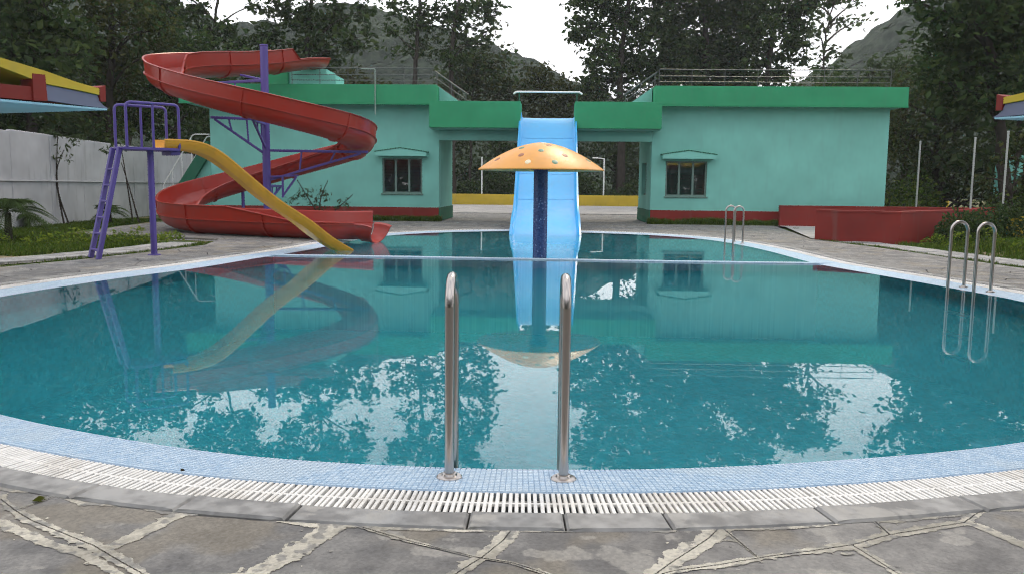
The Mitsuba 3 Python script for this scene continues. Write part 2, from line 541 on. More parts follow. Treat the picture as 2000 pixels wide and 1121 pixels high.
order = sorted(range(NE), key=lambda i: math.hypot(edge[i, 0] * 0.8, edge[i, 1]))
single = set(order[:290])
rest = []
for i in range(NE):
    jit = (rng.normal(0, 0.004), rng.normal(0, 0.0008))
    if i in single:
        put('grate_bar', bar_mesh(i, jit), 'grate_plastic', 'swimming_pool')
    else:
        rest.append(bar_mesh(i, jit))
put('grating', cat_(rest), 'grate_plastic', 'swimming_pool', kind='stuff', label='white grating bars running on round the far side of the pool')
GM = (GR0 + GR1) / 2
for r, w, zz in ((GR0 + 0.03, 0.003, 0.026), (GM, 0.007, 0.002), (GR1 - 0.03, 0.003, 0.026)):
    put('grate_rail', ribbon([ring_(r - w, TZ - zz - 0.012, st), ring_(r - w, TZ - zz, st), ring_(r + w, TZ - zz, st), ring_(r + w, TZ - zz - 0.012, st)]), 'grate_plastic', 'swimming_pool')

# kerb stones round the grating
lens, far_kerb = [], []
pos = 8
while pos < NE:
    n_ = int(rng.integers(15, 27)) if edge[pos % NE, 1] < 15 else 36
    a, b = pos, min(pos + n_, NE + 8)
    ii = np.arange(a, b + 1, 3) % NE
    if ii[-1] != b % NE:
        ii = np.append(ii, b % NE)
    gap = 0.004
    inn, out = edge[ii] + nrm[ii] * (GR1 + 0.002), edge[ii] + nrm[ii] * (KERB - 0.01 + rng.normal(0, 0.004))
    pl = Polygon(np.vstack([out, inn[::-1]])).buffer(-gap)
    m = slab_mesh(pl, -0.05, DECK + 0.006 + rng.normal(0, 0.0015), 0.010)
    mid = edge[(a + b) // 2 % NE]
    if mid[1] < 15:
        put('kerb_stone', m, 'kerb_stone', 'swimming_pool')
    else:
        far_kerb.append(m)
    pos = b if b < NE + 8 else NE + 9
put('kerb', cat_(far_kerb), 'kerb_stone', 'swimming_pool', kind='stuff', label='kerb stones round the far end of the pool')

# ------------------------------------------------------------------ ground and deck
DECK_L = [(-9.5, -3), (-9.3, 4), (-8.6, 9), (-7.45, 12), (-7.0, 13.2), (-6.55, 15), (-6.2, 17), (-6.6, 19), (-10.4, 20.2), (-11.2, 24), (-11.3, 29.8)]
DECK_R = [(9.0, 31), (9.1, 29.8), (7.55, 21.4), (8.0, 18), (8.3, 14), (8.6, 9), (9.0, 4), (9.0, -3)]
deck_poly = Polygon(DECK_L + DECK_R)
deck_free = deck_poly.difference(rim_poly)
hole = Polygon(edge[::12] + nrm[::12] * 0.2)
put('ground', flat(sbox(-900, -300, 900, 1400).difference(deck_poly.buffer(-0.1)), -0.035), 'soil_grass', kind='structure')
put('deck', flat(deck_poly.difference(Polygon((edge + nrm * (GR1 + 0.01))[::6])), DECK - 0.045), 'mortar', kind='structure')

JO = dict(
    B=([(-2.6, 3.55), (-2.2, 3.3), (-1.97, 3.15), (-1.85, 3.04), (-1.74, 2.95), (-1.41, 2.74), (-1.25, 2.61), (-1.11, 2.5), (-0.8, 2.2), (-0.6, 1.9)], 0.022),
    B2=([(-2.6, 3.3), (-1.94, 2.97), (-1.83, 2.92), (-1.58, 2.76), (-1.39, 2.66), (-1.22, 2.52), (-1.0, 2.25), (-0.9, 1.9)], 0.018),
    A=([(-1.75, 3.27), (-1.85, 3.04)], 0.010), C=([(-1.2, 3.1), (-1.27, 2.9), (-1.36, 2.70)], 0.022),
    D=([(-0.61, 2.97), (-0.7, 2.74), (-0.81, 2.54), (-0.85, 2.25)], 0.030), E=([(-0.61, 2.97), (-0.36, 2.81), (-0.11, 2.68), (0.01, 2.64), (0.14, 2.55), (0.5, 2.3), (0.55, 2.0)], 0.008),
    F=([(0.02, 2.95), (-0.02, 2.82), (-0.09, 2.68), (-0.18, 2.54), (-0.3, 2.3), (-0.3, 1.9)], 0.032), G=([(0.77, 2.96), (0.7, 2.85), (0.53, 2.65), (0.46, 2.56), (0.4, 2.4)], 0.038),
    H=([(0.77, 2.96), (0.83, 2.71)], 0.008), I=([(0.2, 2.42), (0.41, 2.52), (0.52, 2.59), (0.68, 2.64), (0.87, 2.71), (1.04, 2.76), (1.19, 2.81), (1.36, 2.9), (1.69, 3.02), (1.84, 3.16)], 0.020),
    J=([(1.36, 3.1), (1.36, 2.9)], 0.008), K=([(1.19, 2.81), (1.24, 2.63), (1.26, 2.56), (1.35, 2.3), (1.3, 1.9)], 0.012), L=([(1.69, 3.02), (1.73, 2.98), (1.8, 2.81), (1.84, 2.72), (2.0, 2.4), (2.05, 1.9)], 0.016),
    M=([(-0.18, 2.54), (0.0, 2.42), (0.2, 2.42)], 0.012), N=([(-1.11, 2.5), (-0.81, 2.54)], 0.010), O=([(1.8, 2.81), (2.3, 2.7), (2.8, 2.9)], 0.015), Q=([(-2.6, 2.9), (-1.94, 2.97)], 0.012))
zone = sbox(-2.6, 1.9, 2.8, 3.7)
near_zone = deck_free.intersection(zone)
jl = {k: LineString(v[0]) for k, v in JO.items()}
cracks = unary_union([l.buffer(0.0045) for l in jl.values()])
pieces = [g for g in getattr(near_zone.difference(cracks), 'geoms', [])]
pts = []
for gx in np.arange(-10, 10, 0.62):
    for gy in np.arange(-3, 31, 0.66):
        pts.append((gx + rng.uniform(-0.24, 0.24), gy + rng.uniform(-0.26, 0.26)))
cells = shapely.get_parts(shapely.voronoi_polygons(shapely.MultiPoint(pts)))
other = deck_free.difference(zone)
far_slabs, joint_bands = [], []
for c in cells:
    g = c.intersection(other)
    for h in getattr(g, 'geoms', [g]):
        if h.geom_type == 'Polygon' and h.area > 0.004:
            pieces.append(h.buffer(-0.006, join_style='mitre'))


def rough(g, step=0.05, amp=0.006):
    g = g.segmentize(step)
    p = np.array(g.exterior.coords)[:-1]
    q = p + (np.stack([meshkit.noise(np.column_stack([p * 14, p[:, :1] * 0 + s])) for s in (3, 8)], 1) - 0.5) * 2 * amp
    o = Polygon(q)
    return o if o.is_valid else g


n_slab = 0
for g in sorted(pieces, key=lambda g: g.distance(Point(0, 2.5)) if not g.is_empty else 99):
    for h in getattr(g, 'geoms', [g]):
        if h.geom_type != 'Polygon' or h.area < 0.003:
            continue
        c = h.centroid
        dist = math.hypot(c.x, c.y)
        zz = DECK + (rng.uniform(-0.0012, 0.0002) if dist < 3.8 else rng.normal(0, 0.0012))
        if dist < 3.8:
            h = rough(h.buffer(-0.001), 0.04, 0.005)
        if dist < 19 and n_slab < 270 and c.y > 1.7:
            n_slab += 1
            put('slab', slab_mesh(h, DECK - 0.042, zz, 0.006), 'slab_stone', 'deck')
        else:
            far_slabs.append(slab_mesh(h, DECK - 0.042, zz, 0.006))
put('paving', cat_(far_slabs), 'slab_stone', 'deck', kind='stuff', label='grey paving slabs running back to the building')

# mortar smeared along the joints in ragged crumbs and patches, a few millimetres proud of the slabs, cracked along the middle
CS = 0.0036
gx, gy = np.meshgrid(np.arange(-2.4, 2.5, CS), np.arange(2.2, 3.35, CS))
ok = shapely.contains_xy(near_zone, gx, gy)
gx, gy = gx[ok], gy[ok]
gp_ = shapely.points(gx, gy)
q3 = np.column_stack([gx, gy, gx * 0])
nz = meshkit.fbm(q3 * 5.5, 3, 11)
nf = meshkit.fbm(q3 * 42, 3, 12)
keep = np.zeros(len(gx), bool)
for k, (p, w) in JO.items():
    dd = shapely.distance(jl[k], gp_)
    ww = w * (0.25 + 1.9 * nz)
    keep |= (dd < ww * (0.55 + 0.9 * nf)) | ((dd < ww * 2.3) & (nf > 0.60 + 0.10 * dd / ww))
dk = shapely.distance(LineString((edge + nrm * (KERB + 0.004))[np.r_[2100:2300:3, 0:400:3]]), gp_)
keep |= dk < 0.055 * np.clip(nz - 0.40, 0, 1) * (0.6 + 1.2 * nf)
thin = shapely.distance(unary_union([jl[k] for k in ('E', 'H', 'A', 'F', 'K', 'J', 'B', 'G', 'I')]), gp_) < 0.0026
keep &= ~thin
cx_, cy_ = gx[keep], gy[keep]
h2 = CS / 2 + 0.0002
zt = DECK + 0.0012 + 0.0016 * nf[keep]
v = np.stack([np.column_stack([cx_ + a * h2, cy_ + b_ * h2, zt]) for a, b_ in ((-1, -1), (1, -1), (1, 1), (-1, 1))], 1).reshape(-1, 3)
put('mortar', mesh_(v, quads(np.arange(len(v)).reshape(-1, 4))), 'mortar', 'deck', kind='stuff', label='pale mortar smeared along the joints of the near slabs')

# ------------------------------------------------------------------ the building (local x along the front, d into it, z up)
YAW = math.radians(-2.5)
BX, BD, BO = np.array([math.cos(YAW), math.sin(YAW), 0]), np.array([-math.sin(YAW), math.cos(YAW), 0]), np.array([0, 29.9, 0])
BM = np.eye(4)
BM[:3, 0], BM[:3, 1], BM[:3, 3] = BX, BD, BO


def extr(poly, d0, d1):
    m = trimesh.creation.extrude_polygon(poly, d1 - d0, engine='earcut')
    v = m.vertices.copy()
    m.vertices = np.column_stack([v[:, 0], d0 + v[:, 2], v[:, 1]])
    return m


def bput(name, m, mat, parent, **k):
    return put(name, moved(m, BM), mat, parent, **k)


def bp(x, d, z):
    return (BO + BX * x + BD * d + np.array([0, 0, z])).tolist()


house = thing('pool_house', 'flat roofed mint green building with an open passage through its middle behind the pool', 'building')
XL0, XL1, XR0, XR1, DEP = -10.77, -2.62, 4.81, 12.85, 4.1
WL, WR = (-4.63, -3.21, 0.985, 2.21), (5.31, 6.74, 0.985, 2.2)


def block(x0, x1, w, inner, iwin=None):
    front = extr(Polygon([(x0, 0.02), (x1, 0.02), (x1, 4.05), (x0, 4.05)], [[(w[0], w[2]), (w[0], w[3]), (w[1], w[3]), (w[1], w[2])]]), 0, 0.22)
    xs = (x0, x0 + 0.22), (x1 - 0.22, x1)
    ms = [front, box(x0, x1, DEP - 0.2, DEP, 0.02, 4.05)]
    for k, (a, b) in enumerate(xs):
        if iwin and k == inner:
            d0, d1, z0, z1 = iwin
            ms += [box(a, b, 0.221, d0, 0.02, 4.05), box(a, b, d1, DEP - 0.201, 0.02, 4.05), box(a, b, d0 + 0.001, d1 - 0.001, 0.02, z0), box(a, b, d0 + 0.001, d1 - 0.001, z1, 4.05)]
        else:
            ms.append(box(a, b, 0.221, DEP - 0.201, 0.02, 4.05))
    return cat_(ms)


bput('wall', block(XL0, XL1, WL, 1), 'mint_paint', house)
bput('wall', block(XR0, XR1, WR, 0, (1.5, 3.0, 1.0, 2.2)), 'mint_paint', house)
bput('plinth', box(XL0 - 0.03, XL1, -0.03, -0.001, 0.02, 0.5, 0.004), 'red_oxide_paint', house, label='red band along the foot of the left wall')
bput('plinth', box(XR0, XR1 + 0.03, -0.03, -0.001, 0.02, 0.5, 0.004), 'red_oxide_paint', house, label='red band along the foot of the right wall')
bput('plinth', box(XL1 + 0.001, XL1 + 0.03, -0.03, DEP, 0.02, 0.5, 0.004), 'dark_green_paint', house, label='dark green band inside the passage on the left')
bput('plinth', box(XR0 - 0.03, XR0 - 0.001, -0.03, DEP, 0.02, 0.5, 0.004), 'dark_green_paint', house, label='dark green band inside the passage on the right')


def parapet(x0, x1):
    return cat_([box(x0, x1, -0.6, -0.46, 4.06, 4.69, 0.006), box(x0, x0 + 0.14, -0.459, DEP + 0.3, 4.06, 4.69), box(x1 - 0.14, x1, -0.459, DEP + 0.3, 4.06, 4.69), box(x0 + 0.141, x1 - 0.141, DEP + 0.16, DEP + 0.3, 4.06, 4.69),
                 box(x0 - 0.015, x1 + 0.015, -0.615, -0.44, 4.02, 4.058)])


for x0, x1 in ((-11.6, XL1), (4.79, 13.2)):
    bput('parapet', parapet(x0, x1), 'green_paint', house)
    bput('roof', box(x0 + 0.03, x1 - 0.03, -0.43, DEP + 0.29, 4.053, 4.2), 'mint_paint', house)
for x0, x1 in ((-2.85, 0.262), (2.1, 5.02)):
    bput('beam', cat_([box(x0, x1, -0.8, -0.665, 3.24, 4.13, 0.006), box(x1 - 0.13, x1, -0.664, 0.5, 3.24, 4.13) if x0 < 0 else box(x0, x0 + 0.13, -0.664, 0.5, 3.24, 4.13)]), 'green_paint', house, label='green beam over the passage')
bput('lintel', box(XL1 + 0.002, XR0 - 0.002, 0.0, 0.25, 2.86, 3.2, 0.004), 'mint_paint', house)
bput('ceiling', cat_([box(-2.84, 0.13, -0.663, DEP, 3.205, 3.42), box(2.235, 5.0, -0.663, DEP, 3.205, 3.42), box(0.131, 2.234, 0.2, DEP, 3.205, 3.42)]), 'mint_paint', house)
for x0, x1, z0, z1 in (WL, WR):
    fr = [box(x0, x0 + 0.06, 0.06, 0.12, z0, z1), box(x1 - 0.06, x1, 0.06, 0.12, z0, z1), box(x0 + 0.061, x1 - 0.061, 0.06, 0.12, z0, z0 + 0.06), box(x0 + 0.061, x1 - 0.061, 0.06, 0.12, z1 - 0.05, z1)]
    w = bput('window', cat_(fr), 'window_frame', house)
    third = (x1 - x0) / 3
    for k in (1, 2):
        bput('mullion', box(x0 + k * third - 0.035, x0 + k * third + 0.035, 0.055, 0.125, z0 + 0.061, z1 - 0.051), 'window_frame', w)
    for k in range(3):
        bput('pane', sheet([(x0 + k * third + 0.04, 0.088, z0 + 0.062), (x0 + (k + 1) * third - 0.04, 0.088, z0 + 0.062), (x0 + (k + 1) * third - 0.04, 0.088, z1 - 0.052), (x0 + k * third + 0.04, 0.088, z1 - 0.052)]), 'window_glass', w)
    for k in range(9):
        zz = z0 + 0.06 + (k + 1) * (z1 - z0 - 0.11) / 10
        bput('bar', box(x0 + 0.062, x1 - 0.062, 0.062, 0.07, zz - 0.005, zz + 0.005), 'iron_bar', w)
    bput('sill', box(x0 - 0.04, x1 + 0.04, -0.05, 0.055, z0 - 0.045, z0 - 0.002, 0.005), 'window_frame', w)
    cx = (x0 + x1) / 2
    aw = bput('awning', extr(Polygon([(x0 - 0.16, z1 + 0.07), (x1 + 0.2, z1 + 0.07), (x1 + 0.2, z1 + 0.22), (cx, z1 + 0.34), (x0 - 0.16, z1 + 0.22)]), -0.45, -0.001), 'mint_paint', house, label='mint awning with a low gable over a window')
    bput('edge', extr(Polygon([(x0 - 0.2, z1 + 0.205), (x0 - 0.2, z1 + 0.235), (cx, z1 + 0.372), (x1 + 0.24, z1 + 0.235), (x1 + 0.24, z1 + 0.205), (cx, z1 + 0.342)]), -0.47, -0.002), 'dark_green_paint', aw)
wi = bput('window', cat_([box(XR0 + 0.08, XR0 + 0.13, 1.502, 2.998, 1.002, 1.05), box(XR0 + 0.08, XR0 + 0.13, 1.502, 2.998, 2.15, 2.198), box(XR0 + 0.08, XR0 + 0.13, 2.22, 2.28, 1.051, 2.149)]), 'window_frame', house, label='dark window in the passage wall')
bput('pane', sheet([(XR0 + 0.1, 1.503, 1.003), (XR0 + 0.1, 2.997, 1.003), (XR0 + 0.1, 2.997, 2.197), (XR0 + 0.1, 1.503, 2.197)]), 'window_glass', wi)
# roof rails
def railing(x0, x1, d, z0, z1, n):
    r = bput('railing', tube([(x0, d, z1), (x1, d, z1)], 0.016, 8), 'dull_steel', house)
    for k in range(n):
        x = x0 + (x1 - x0) * k / (n - 1)
        bput('post', tube([(x, d, z0), (x, d, z1 - 0.02)], 0.012, 8), 'dull_steel', r)
    for f in (0.3, 0.62):
        bput('rail', tube([(x0, d, z0 + f * (z1 - z0)), (x1, d, z0 + f * (z1 - z0))], 0.012, 6), 'dull_steel', r)


railing(-7.7, -2.8, -0.3, 4.68, 5.27, 6)
railing(4.95, 12.7, -0.3, 4.68, 5.27, 8)
for s, xa, xb in ((1, -2.8, -1.62), (-1, 4.95, 3.8)):
    r = bput('stair_railing', tube([(xa, 0.25, 5.25), (xb, 0.25, 4.45)], 0.026, 8), 'dull_steel', house)
    for k in range(3):
        x, z = xa + (xb - xa) * (k + 0.15) / 2.3, 5.25 - 0.8 * (k + 0.15) / 2.3
        bput('post', tube([(x, 0.25, z - 0.75), (x, 0.25, z)], 0.018, 8), 'dull_steel', r)
    for o in (0.22, 0.44):
        bput('rail', tube([(xa, 0.25, 5.25 - o), (xb, 0.25, 4.45 - o)], 0.014, 6), 'dull_steel', r)
    bput('stair_side', extr(Polygon([(xa + s * 0.19, 4.69), (xa + s * 0.95, 4.15), (xa + s * 0.95, 3.43), (xa + s * 0.19, 3.43)]), 0.0, 1.3), 'mint_paint', house)
# stair up to the red slide on the roof
for x0, x1, z1 in ((-8.05, -7.7, 5.5), (-7.698, -6.68, 5.33), (-6.678, -6.36, 5.13)):
    bput('roof_step', box(x0, x1, 0.45, 1.7, 4.2, z1, 0.006), 'mint_paint', house)
bput('slide_tower', extr(Polygon([(-8.85, 4.2), (-8.052, 4.2), (-8.052, 5.53), (-8.3, 5.53), (-8.85, 5.12)]), 0.35, 1.7), 'green_paint', house, label='green side wall under the start of the red slide')
pipe = tube(bend([(-4.72, -0.67, 3.66), (-4.72, -0.67, 5.2), (-5.2, -0.67, 5.2)], 0.06), 0.018, 8)
tag(bput('vent_pipe', pipe, 'weathered_pipe', None), 'thin pale pipe with a short arm rising in front of the left parapet', 'pipe')
arch = thing('pipe_arch', 'white horizontal pipe bar above the top of the blue slide', 'bar')
put('bar', moved(tube(bend([(-0.03, 0.3, 4.49), (0.06, 0.3, 4.56), (2.28, 0.3, 4.56), (2.37, 0.3, 4.49)], 0.05), 0.035, 10), BM), 'white_paint', arch)
for x in (0.17, 2.19):
    put('leg', moved(tube([(x, 0.3, 3.42), (x, 0.3, 4.54)], 0.016, 6), BM), 'dark_green_paint', arch)
# outside stair at the left end
stair = thing('side_stair', 'green concrete stair with white handrails at the left end of the building', 'staircase')
for k in range(12):
    bput('step', box(-12.7 + k * 0.14, -12.7 + (k + 1) * 0.14 - 0.001, 0.6, 1.8, 0.02, 0.22 + k * 0.22), 'mint_paint', stair)
bput('stringer', extr(Polygon([(-12.8, 0.02), (-12.5, 0.02), (-11.02, 2.3), (-11.02, 2.78), (-11.15, 2.78), (-12.8, 0.35)]), 0.45, 0.598), 'dark_green_paint', stair)
for d in (0.5, 1.75):
    bput('handrail', tube(bend([(-12.75, d, 0.4), (-12.75, d, 1.2), (-11.6, d, 3.02), (-11.0, d, 3.02)], 0.1), 0.022, 8), 'white_paint', stair)
    for k in range(3):
        bput('post', tube([(-12.4 + k * 0.36, d, 0.7 + k * 0.57), (-12.4 + k * 0.36, d, 1.72 + k * 0.57)], 0.016, 6), 'white_paint', stair)

# ------------------------------------------------------------------ blue slide
blue = thing('wide_slide', 'wide sky blue slide running from the roof between the green beams down into the water', 'slide')
pth = spline([(0.55, 3.66), (0.1, 3.64), (-0.35, 3.5), (-1.0, 3.05), (-1.9, 2.42), (-2.8, 1.9), (-3.6, 1.42), (-4.4, 0.95), (-5.2, 0.55), (-5.9, 0.33), (-6.6, 0.17), (-7.2, 0.0), (-7.7, -0.2)], 97)


def blue_path(i0, i1):
    q = pth[i0:i1 + 1]
    return np.array([bp(1.19, d, z) for d, z in q])


W0 = 0.93


def blue_sec(i0, i1):
    out = []
    for d, z in pth[i0:i1 + 1]:
        w = W0 - 0.035 * smooth01((-d - 1) / 5) + 0.008 * math.exp(-((d + 6.3) / 0.5) ** 2)
        line = [(-w - 0.05, 0.22), (-w, 0.23), (-w + 0.015, 0.06), (-w + 0.06, 0.012), (-w / 2, 0.0), (w / 2, 0.0), (w - 0.06, 0.012), (w - 0.015, 0.06), (w, 0.23), (w + 0.05, 0.22)]
        out.append(shell(line, 0.03))
    return np.array(out)


def smooth01(x):
    x = min(max(x, 0), 1)
    return x * x * (3 - 2 * x)


cuts = [0, 21, 45, 61, 96]
for a, b in zip(cuts[:-1], cuts[1:]):
    q = blue_path(a, b)
    q[0], q[-1] = q[0] + (q[1] - q[0]) * 0.10, q[-1] + (q[-2] - q[-1]) * 0.10
    put('chute_panel', sweep(q, blue_sec(a, b)), 'blue_gelcoat', blue, smooth=35)
for c in cuts[1:-1]:
    p = blue_path(c - 1, c + 1)
    t = p[2] - p[0]
    t /= np.linalg.norm(t)
    sc_ = blue_sec(c, c)[0]
    k = len(sc_) // 2
    put('joint', sweep(np.array([p[1] - t * 0.05, p[1] + t * 0.05]), shell([(x * 1.01, z - 0.034) for x, z in sc_[1:k - 1]], 0.03)), 'blue_gelcoat', blue)
for d, zt in ((-1.6, 2.5), (-3.4, 1.45)):
    for x in (0.5, 1.88):
        put('prop', tube([bp(x, d, 0.02), bp(x, d, zt - 0.02)], 0.05, 10), 'purple_steel', blue)

# ------------------------------------------------------------------ mushroom fountain
mush = thing('mushroom_fountain', 'orange mushroom fountain with coloured spots on a dark blue mosaic stem', 'fountain')
MC = np.array([0.50, 15.4, 0.0])
RR = 1.125


def dome(r):
    return 1.575 + 0.475 * (1 - (r / RR) ** 1.75)


rs = np.linspace(0.0, RR, 22)
prof = [(max(r, 0.001), dome(r)) for r in rs] + [(RR + 0.012, 1.562), (RR + 0.008, 1.548), (RR - 0.02, 1.553), (0.8, 1.63), (0.45, 1.66), (0.14, 1.64)]
put('cap', lathe(prof, 72, MC), 'orange_gelcoat', mush, smooth=40)
sp = [(0.17, -75, 'white_dot'), (0.36, -70, 'red_dot'), (0.62, -92, 'green_dot'), (0.78, -60, 'red_dot'), (0.78, -118, 'red_dot'), (0.9, -25, 'green_dot'), (0.9, -150, 'red_dot'), (0.5, -135, 'green_dot'), (0.45, -20, 'white_dot'),
      (0.6, 30, 'red_dot'), (0.75, 70, 'green_dot'), (0.5, 110, 'red_dot'), (0.85, 150, 'white_dot'), (0.45, 180, 'green_dot'), (0.98, -78, 'green_dot'), (0.98, -105, 'white_dot')]
for r, a, m in sp:
    a = math.radians(a)
    c = np.array([math.cos(a), math.sin(a)]) * r
    rad = 0.05
    aa = np.arange(20) * 2 * np.pi / 20
    ringp = c + rad * np.stack([np.cos(aa), np.sin(aa)], 1) * np.array([1, 1])
    v = [(*c, dome(np.linalg.norm(c)) + 0.005)] + [(*q, dome(np.linalg.norm(q)) + 0.004) for q in ringp] + [(*(c + (q - c) * 1.04), dome(np.linalg.norm(c + (q - c) * 1.04)) - 0.002) for q in ringp]
    f = [(0, 1 + k, 1 + (k + 1) % 20) for k in range(20)] + [x for k in range(20) for x in ((1 + k, 21 + k, 21 + (k + 1) % 20), (1 + k, 21 + (k + 1) % 20, 1 + (k + 1) % 20))]
    put('spot', mesh_(np.array(v) + MC, f), m, mush, smooth=60)


def stem_col(p, n, uv):
    a = dr.atan2(p.y - 15.4, p.x - 0.5) * 0.125
    f1, f2, w = voronoi(a * 26, p.z * 26)
    pale = (w > 0.86) & (f1 < 0.36) & (p.z < 1.05)
    base = mix(mi.Color3f(0.016, 0.042, 0.15), mi.Color3f(0.045, 0.095, 0.26), cell_rand(dr.floor(a * 40), dr.floor(p.z * 40), 2))
    return dr.select(pale, mi.Color3f(0.16, 0.24, 0.42), base)


mottled('stem_mosaic', stem_col, 0.35, 0.5)
put('stem', lathe([(0.128, -0.5), (0.128, 0.9), (0.126, 1.66)], 40, MC), 'stem_mosaic', mush, smooth=60)
put('collar', lathe([(0.13, 1.56), (0.17, 1.56), (0.17, 1.6), (0.13, 1.6)], 40, MC), 'navy_paint', mush, smooth=30)

# ------------------------------------------------------------------ red spiral slide
red = thing('spiral_slide', 'red open spiral slide winding down from the roof round a purple post into the pool', 'slide')
RP = spline([(-7.02, 31.0, 5.37), (-7.26, 30.3, 5.28), (-7.98, 29.0, 4.97), (-8.88, 27.2, 4.62), (-9.55, 25.8, 4.39), (-9.82, 24.4, 4.08), (-9.15, 22.9, 3.67), (-7.87, 21.9, 3.23), (-6.49, 21.6, 2.88), (-5.25, 21.8, 2.58), (-4.5, 22.4, 2.38),
             (-4.27, 23.5, 2.2), (-4.68, 24.6, 1.99), (-5.81, 25.3, 1.70), (-7.06, 25.4, 1.34), (-8.55, 25.1, 0.87), (-9.25, 24.2, 0.5), (-9.08, 22.9, 0.22), (-8.3, 21.5, 0.10), (-6.97, 20.5, 0.07), (-5.45, 19.75, 0.06),
             (-4.2, 19.12, 0.06), (-3.3, 18.82, 0.08)], 321)
RP[:, 2] = np.maximum(RP[:, 2], 0.06)


def red_section(i, grow=0.0, th=0.025, low=9.0):
    x = RP[i]
    front = i > 262
    hi = np.interp(i, [0, 16, 19, 70, 78, 250, 262, 321], [0.38, 0.38, 0.74, 0.74, 0.38, 0.38, 0.60, 0.60])
    ho = np.interp(i, [0, 16, 19, 75, 90, 284, 304, 321], [0.38, 0.38, 0.76, 0.76, 0.68, 0.68, 0.41, 0.37])
    d = 0.33
    hi, ho = min(hi, low), min(ho, low)
    arc = [(-0.43 * math.cos(a), d - d * math.sin(a)) for a in np.linspace(0, math.pi, 15)]
    ln = [(-0.52, hi - 0.01), (-0.49, hi), (-0.46, hi - 0.02), (-0.44, min(d + 0.04, hi - 0.03))] + arc + [(0.44, min(d + 0.02, ho - 0.02)), (0.465, ho - 0.02), (0.485, ho), (0.52, ho - 0.01)]
    ln = [(a + math.copysign(grow, a), z - grow * (z < d)) for a, z in ln]
    return shell(ln, th)


cutsr = np.linspace(0, 320, 14).astype(int)
for a, b in zip(cutsr[:-1], cutsr[1:]):
    put('chute_section', sweep(RP[a:b + 1], np.array([red_section(i) for i in range(a, b + 1)])), 'red_gelcoat', red, smooth=32)
flange = np.array([(0.43, 0.318), (0.505, 0.322), (0.505, 0.342), (0.43, 0.345)])
put('seam', sweep(RP, flange[::-1]), 'red_gelcoat', red, smooth=30)
put('seam', sweep(RP, np.stack([-flange[:, 0], flange[:, 1]], 1)), 'red_gelcoat', red, smooth=30)
for c in cutsr[1:-1]:
    t = RP[c + 1] - RP[c - 1]
    t /= np.linalg.norm(t)
    put('joint', sweep(np.array([RP[c] - t * 0.018, RP[c] + t * 0.018]), np.array([red_section(c, 0.012, 0.045)] * 2)), 'red_gelcoat', red, smooth=30)
ed = (RP[-1] - RP[-4]) / np.linalg.norm(RP[-1] - RP[-4])
lip = np.array([RP[-1] + ed * 0.012 - [0, 0, 0.02], RP[-1] + ed * 0.12 - [0, 0, 0.025], RP[-1] + ed * 0.24 - [0, 0, 0.045], RP[-1] + ed * 0.30 - [0, 0, 0.07]])
put('end_lip', sweep(lip, np.array([red_section(320, 0.02, 0.03, 0.365)] * 4)), 'red_gelcoat', red, smooth=30, label='separate red lip at the lower end of the slide')
PX, PY = -6.74, 23.3
put('post', tube([(PX, PY, 0.0), (PX, PY, 4.96)], 0.105, 20), 'purple_steel', red, smooth=30)
put('cap', lathe([(0.001, 4.985), (0.11, 4.98), (0.118, 4.95), (0.107, 4.94)], 20, (PX, PY, 0)), 'purple_steel', red, smooth=30)
put('base_plate', box(PX - 0.2, PX + 0.2, PY - 0.2, PY + 0.2, 0.0, 0.045, 0.005), 'purple_steel', red)


def truss(tip, zroot, root=(PX, PY)):
    tip = np.array(tip, float)
    r0 = np.array([root[0], root[1], tip[2] + 0.02])
    r1 = np.array([root[0], root[1], zroot])
    a = put('arm', beam(r0, tip, 0.07, 0.07), 'purple_steel', red)
    put('brace', beam(r1, r0 + (tip - r0) * 0.93 - [0, 0, 0.04], 0.05, 0.06), 'purple_steel', a)
    for s in (0.35, 0.68):
        top, low = r0 + (tip - r0) * s, r1 + (r0 + (tip - r0) * 0.93 - r1) * s
        put('web', beam(low, top, 0.04, 0.04), 'purple_steel', a)


truss((-7.95, 22.5, 2.98), 2.05)
truss((-3.95, 23.2, 2.15), 1.35)
truss((-9.4, 24.4, 4.02), 3.2)
truss((-6.9, 25.3, 1.2), 0.75)
truss((-8.9, 24.0, 0.45), 0.2)
put('arm', beam((PX, PY + 0.1, 4.05), (-8.2, 25.9, 4.5), 0.06, 0.06), 'purple_steel', red)
truss((-6.6, 21.7, 2.86), 2.2)
put('bracket', cat_([beam((-6.62, 23.2, 1.46), (-5.85, 23.2, 1.5), 0.06, 0.05), beam((-6.3, 23.2, 0.92), (-5.9, 23.2, 1.47), 0.05, 0.05), beam((-6.28, 23.2, 0.9), (-6.28, 23.2, 1.46), 0.05, 0.05)]), 'purple_steel', red)
for q in (RP[228], RP[212]):
    put('leg', tube([(q[0], q[1], 0.0), (q[0], q[1], q[2] - 0.02)], 0.05, 10), 'purple_steel', red)

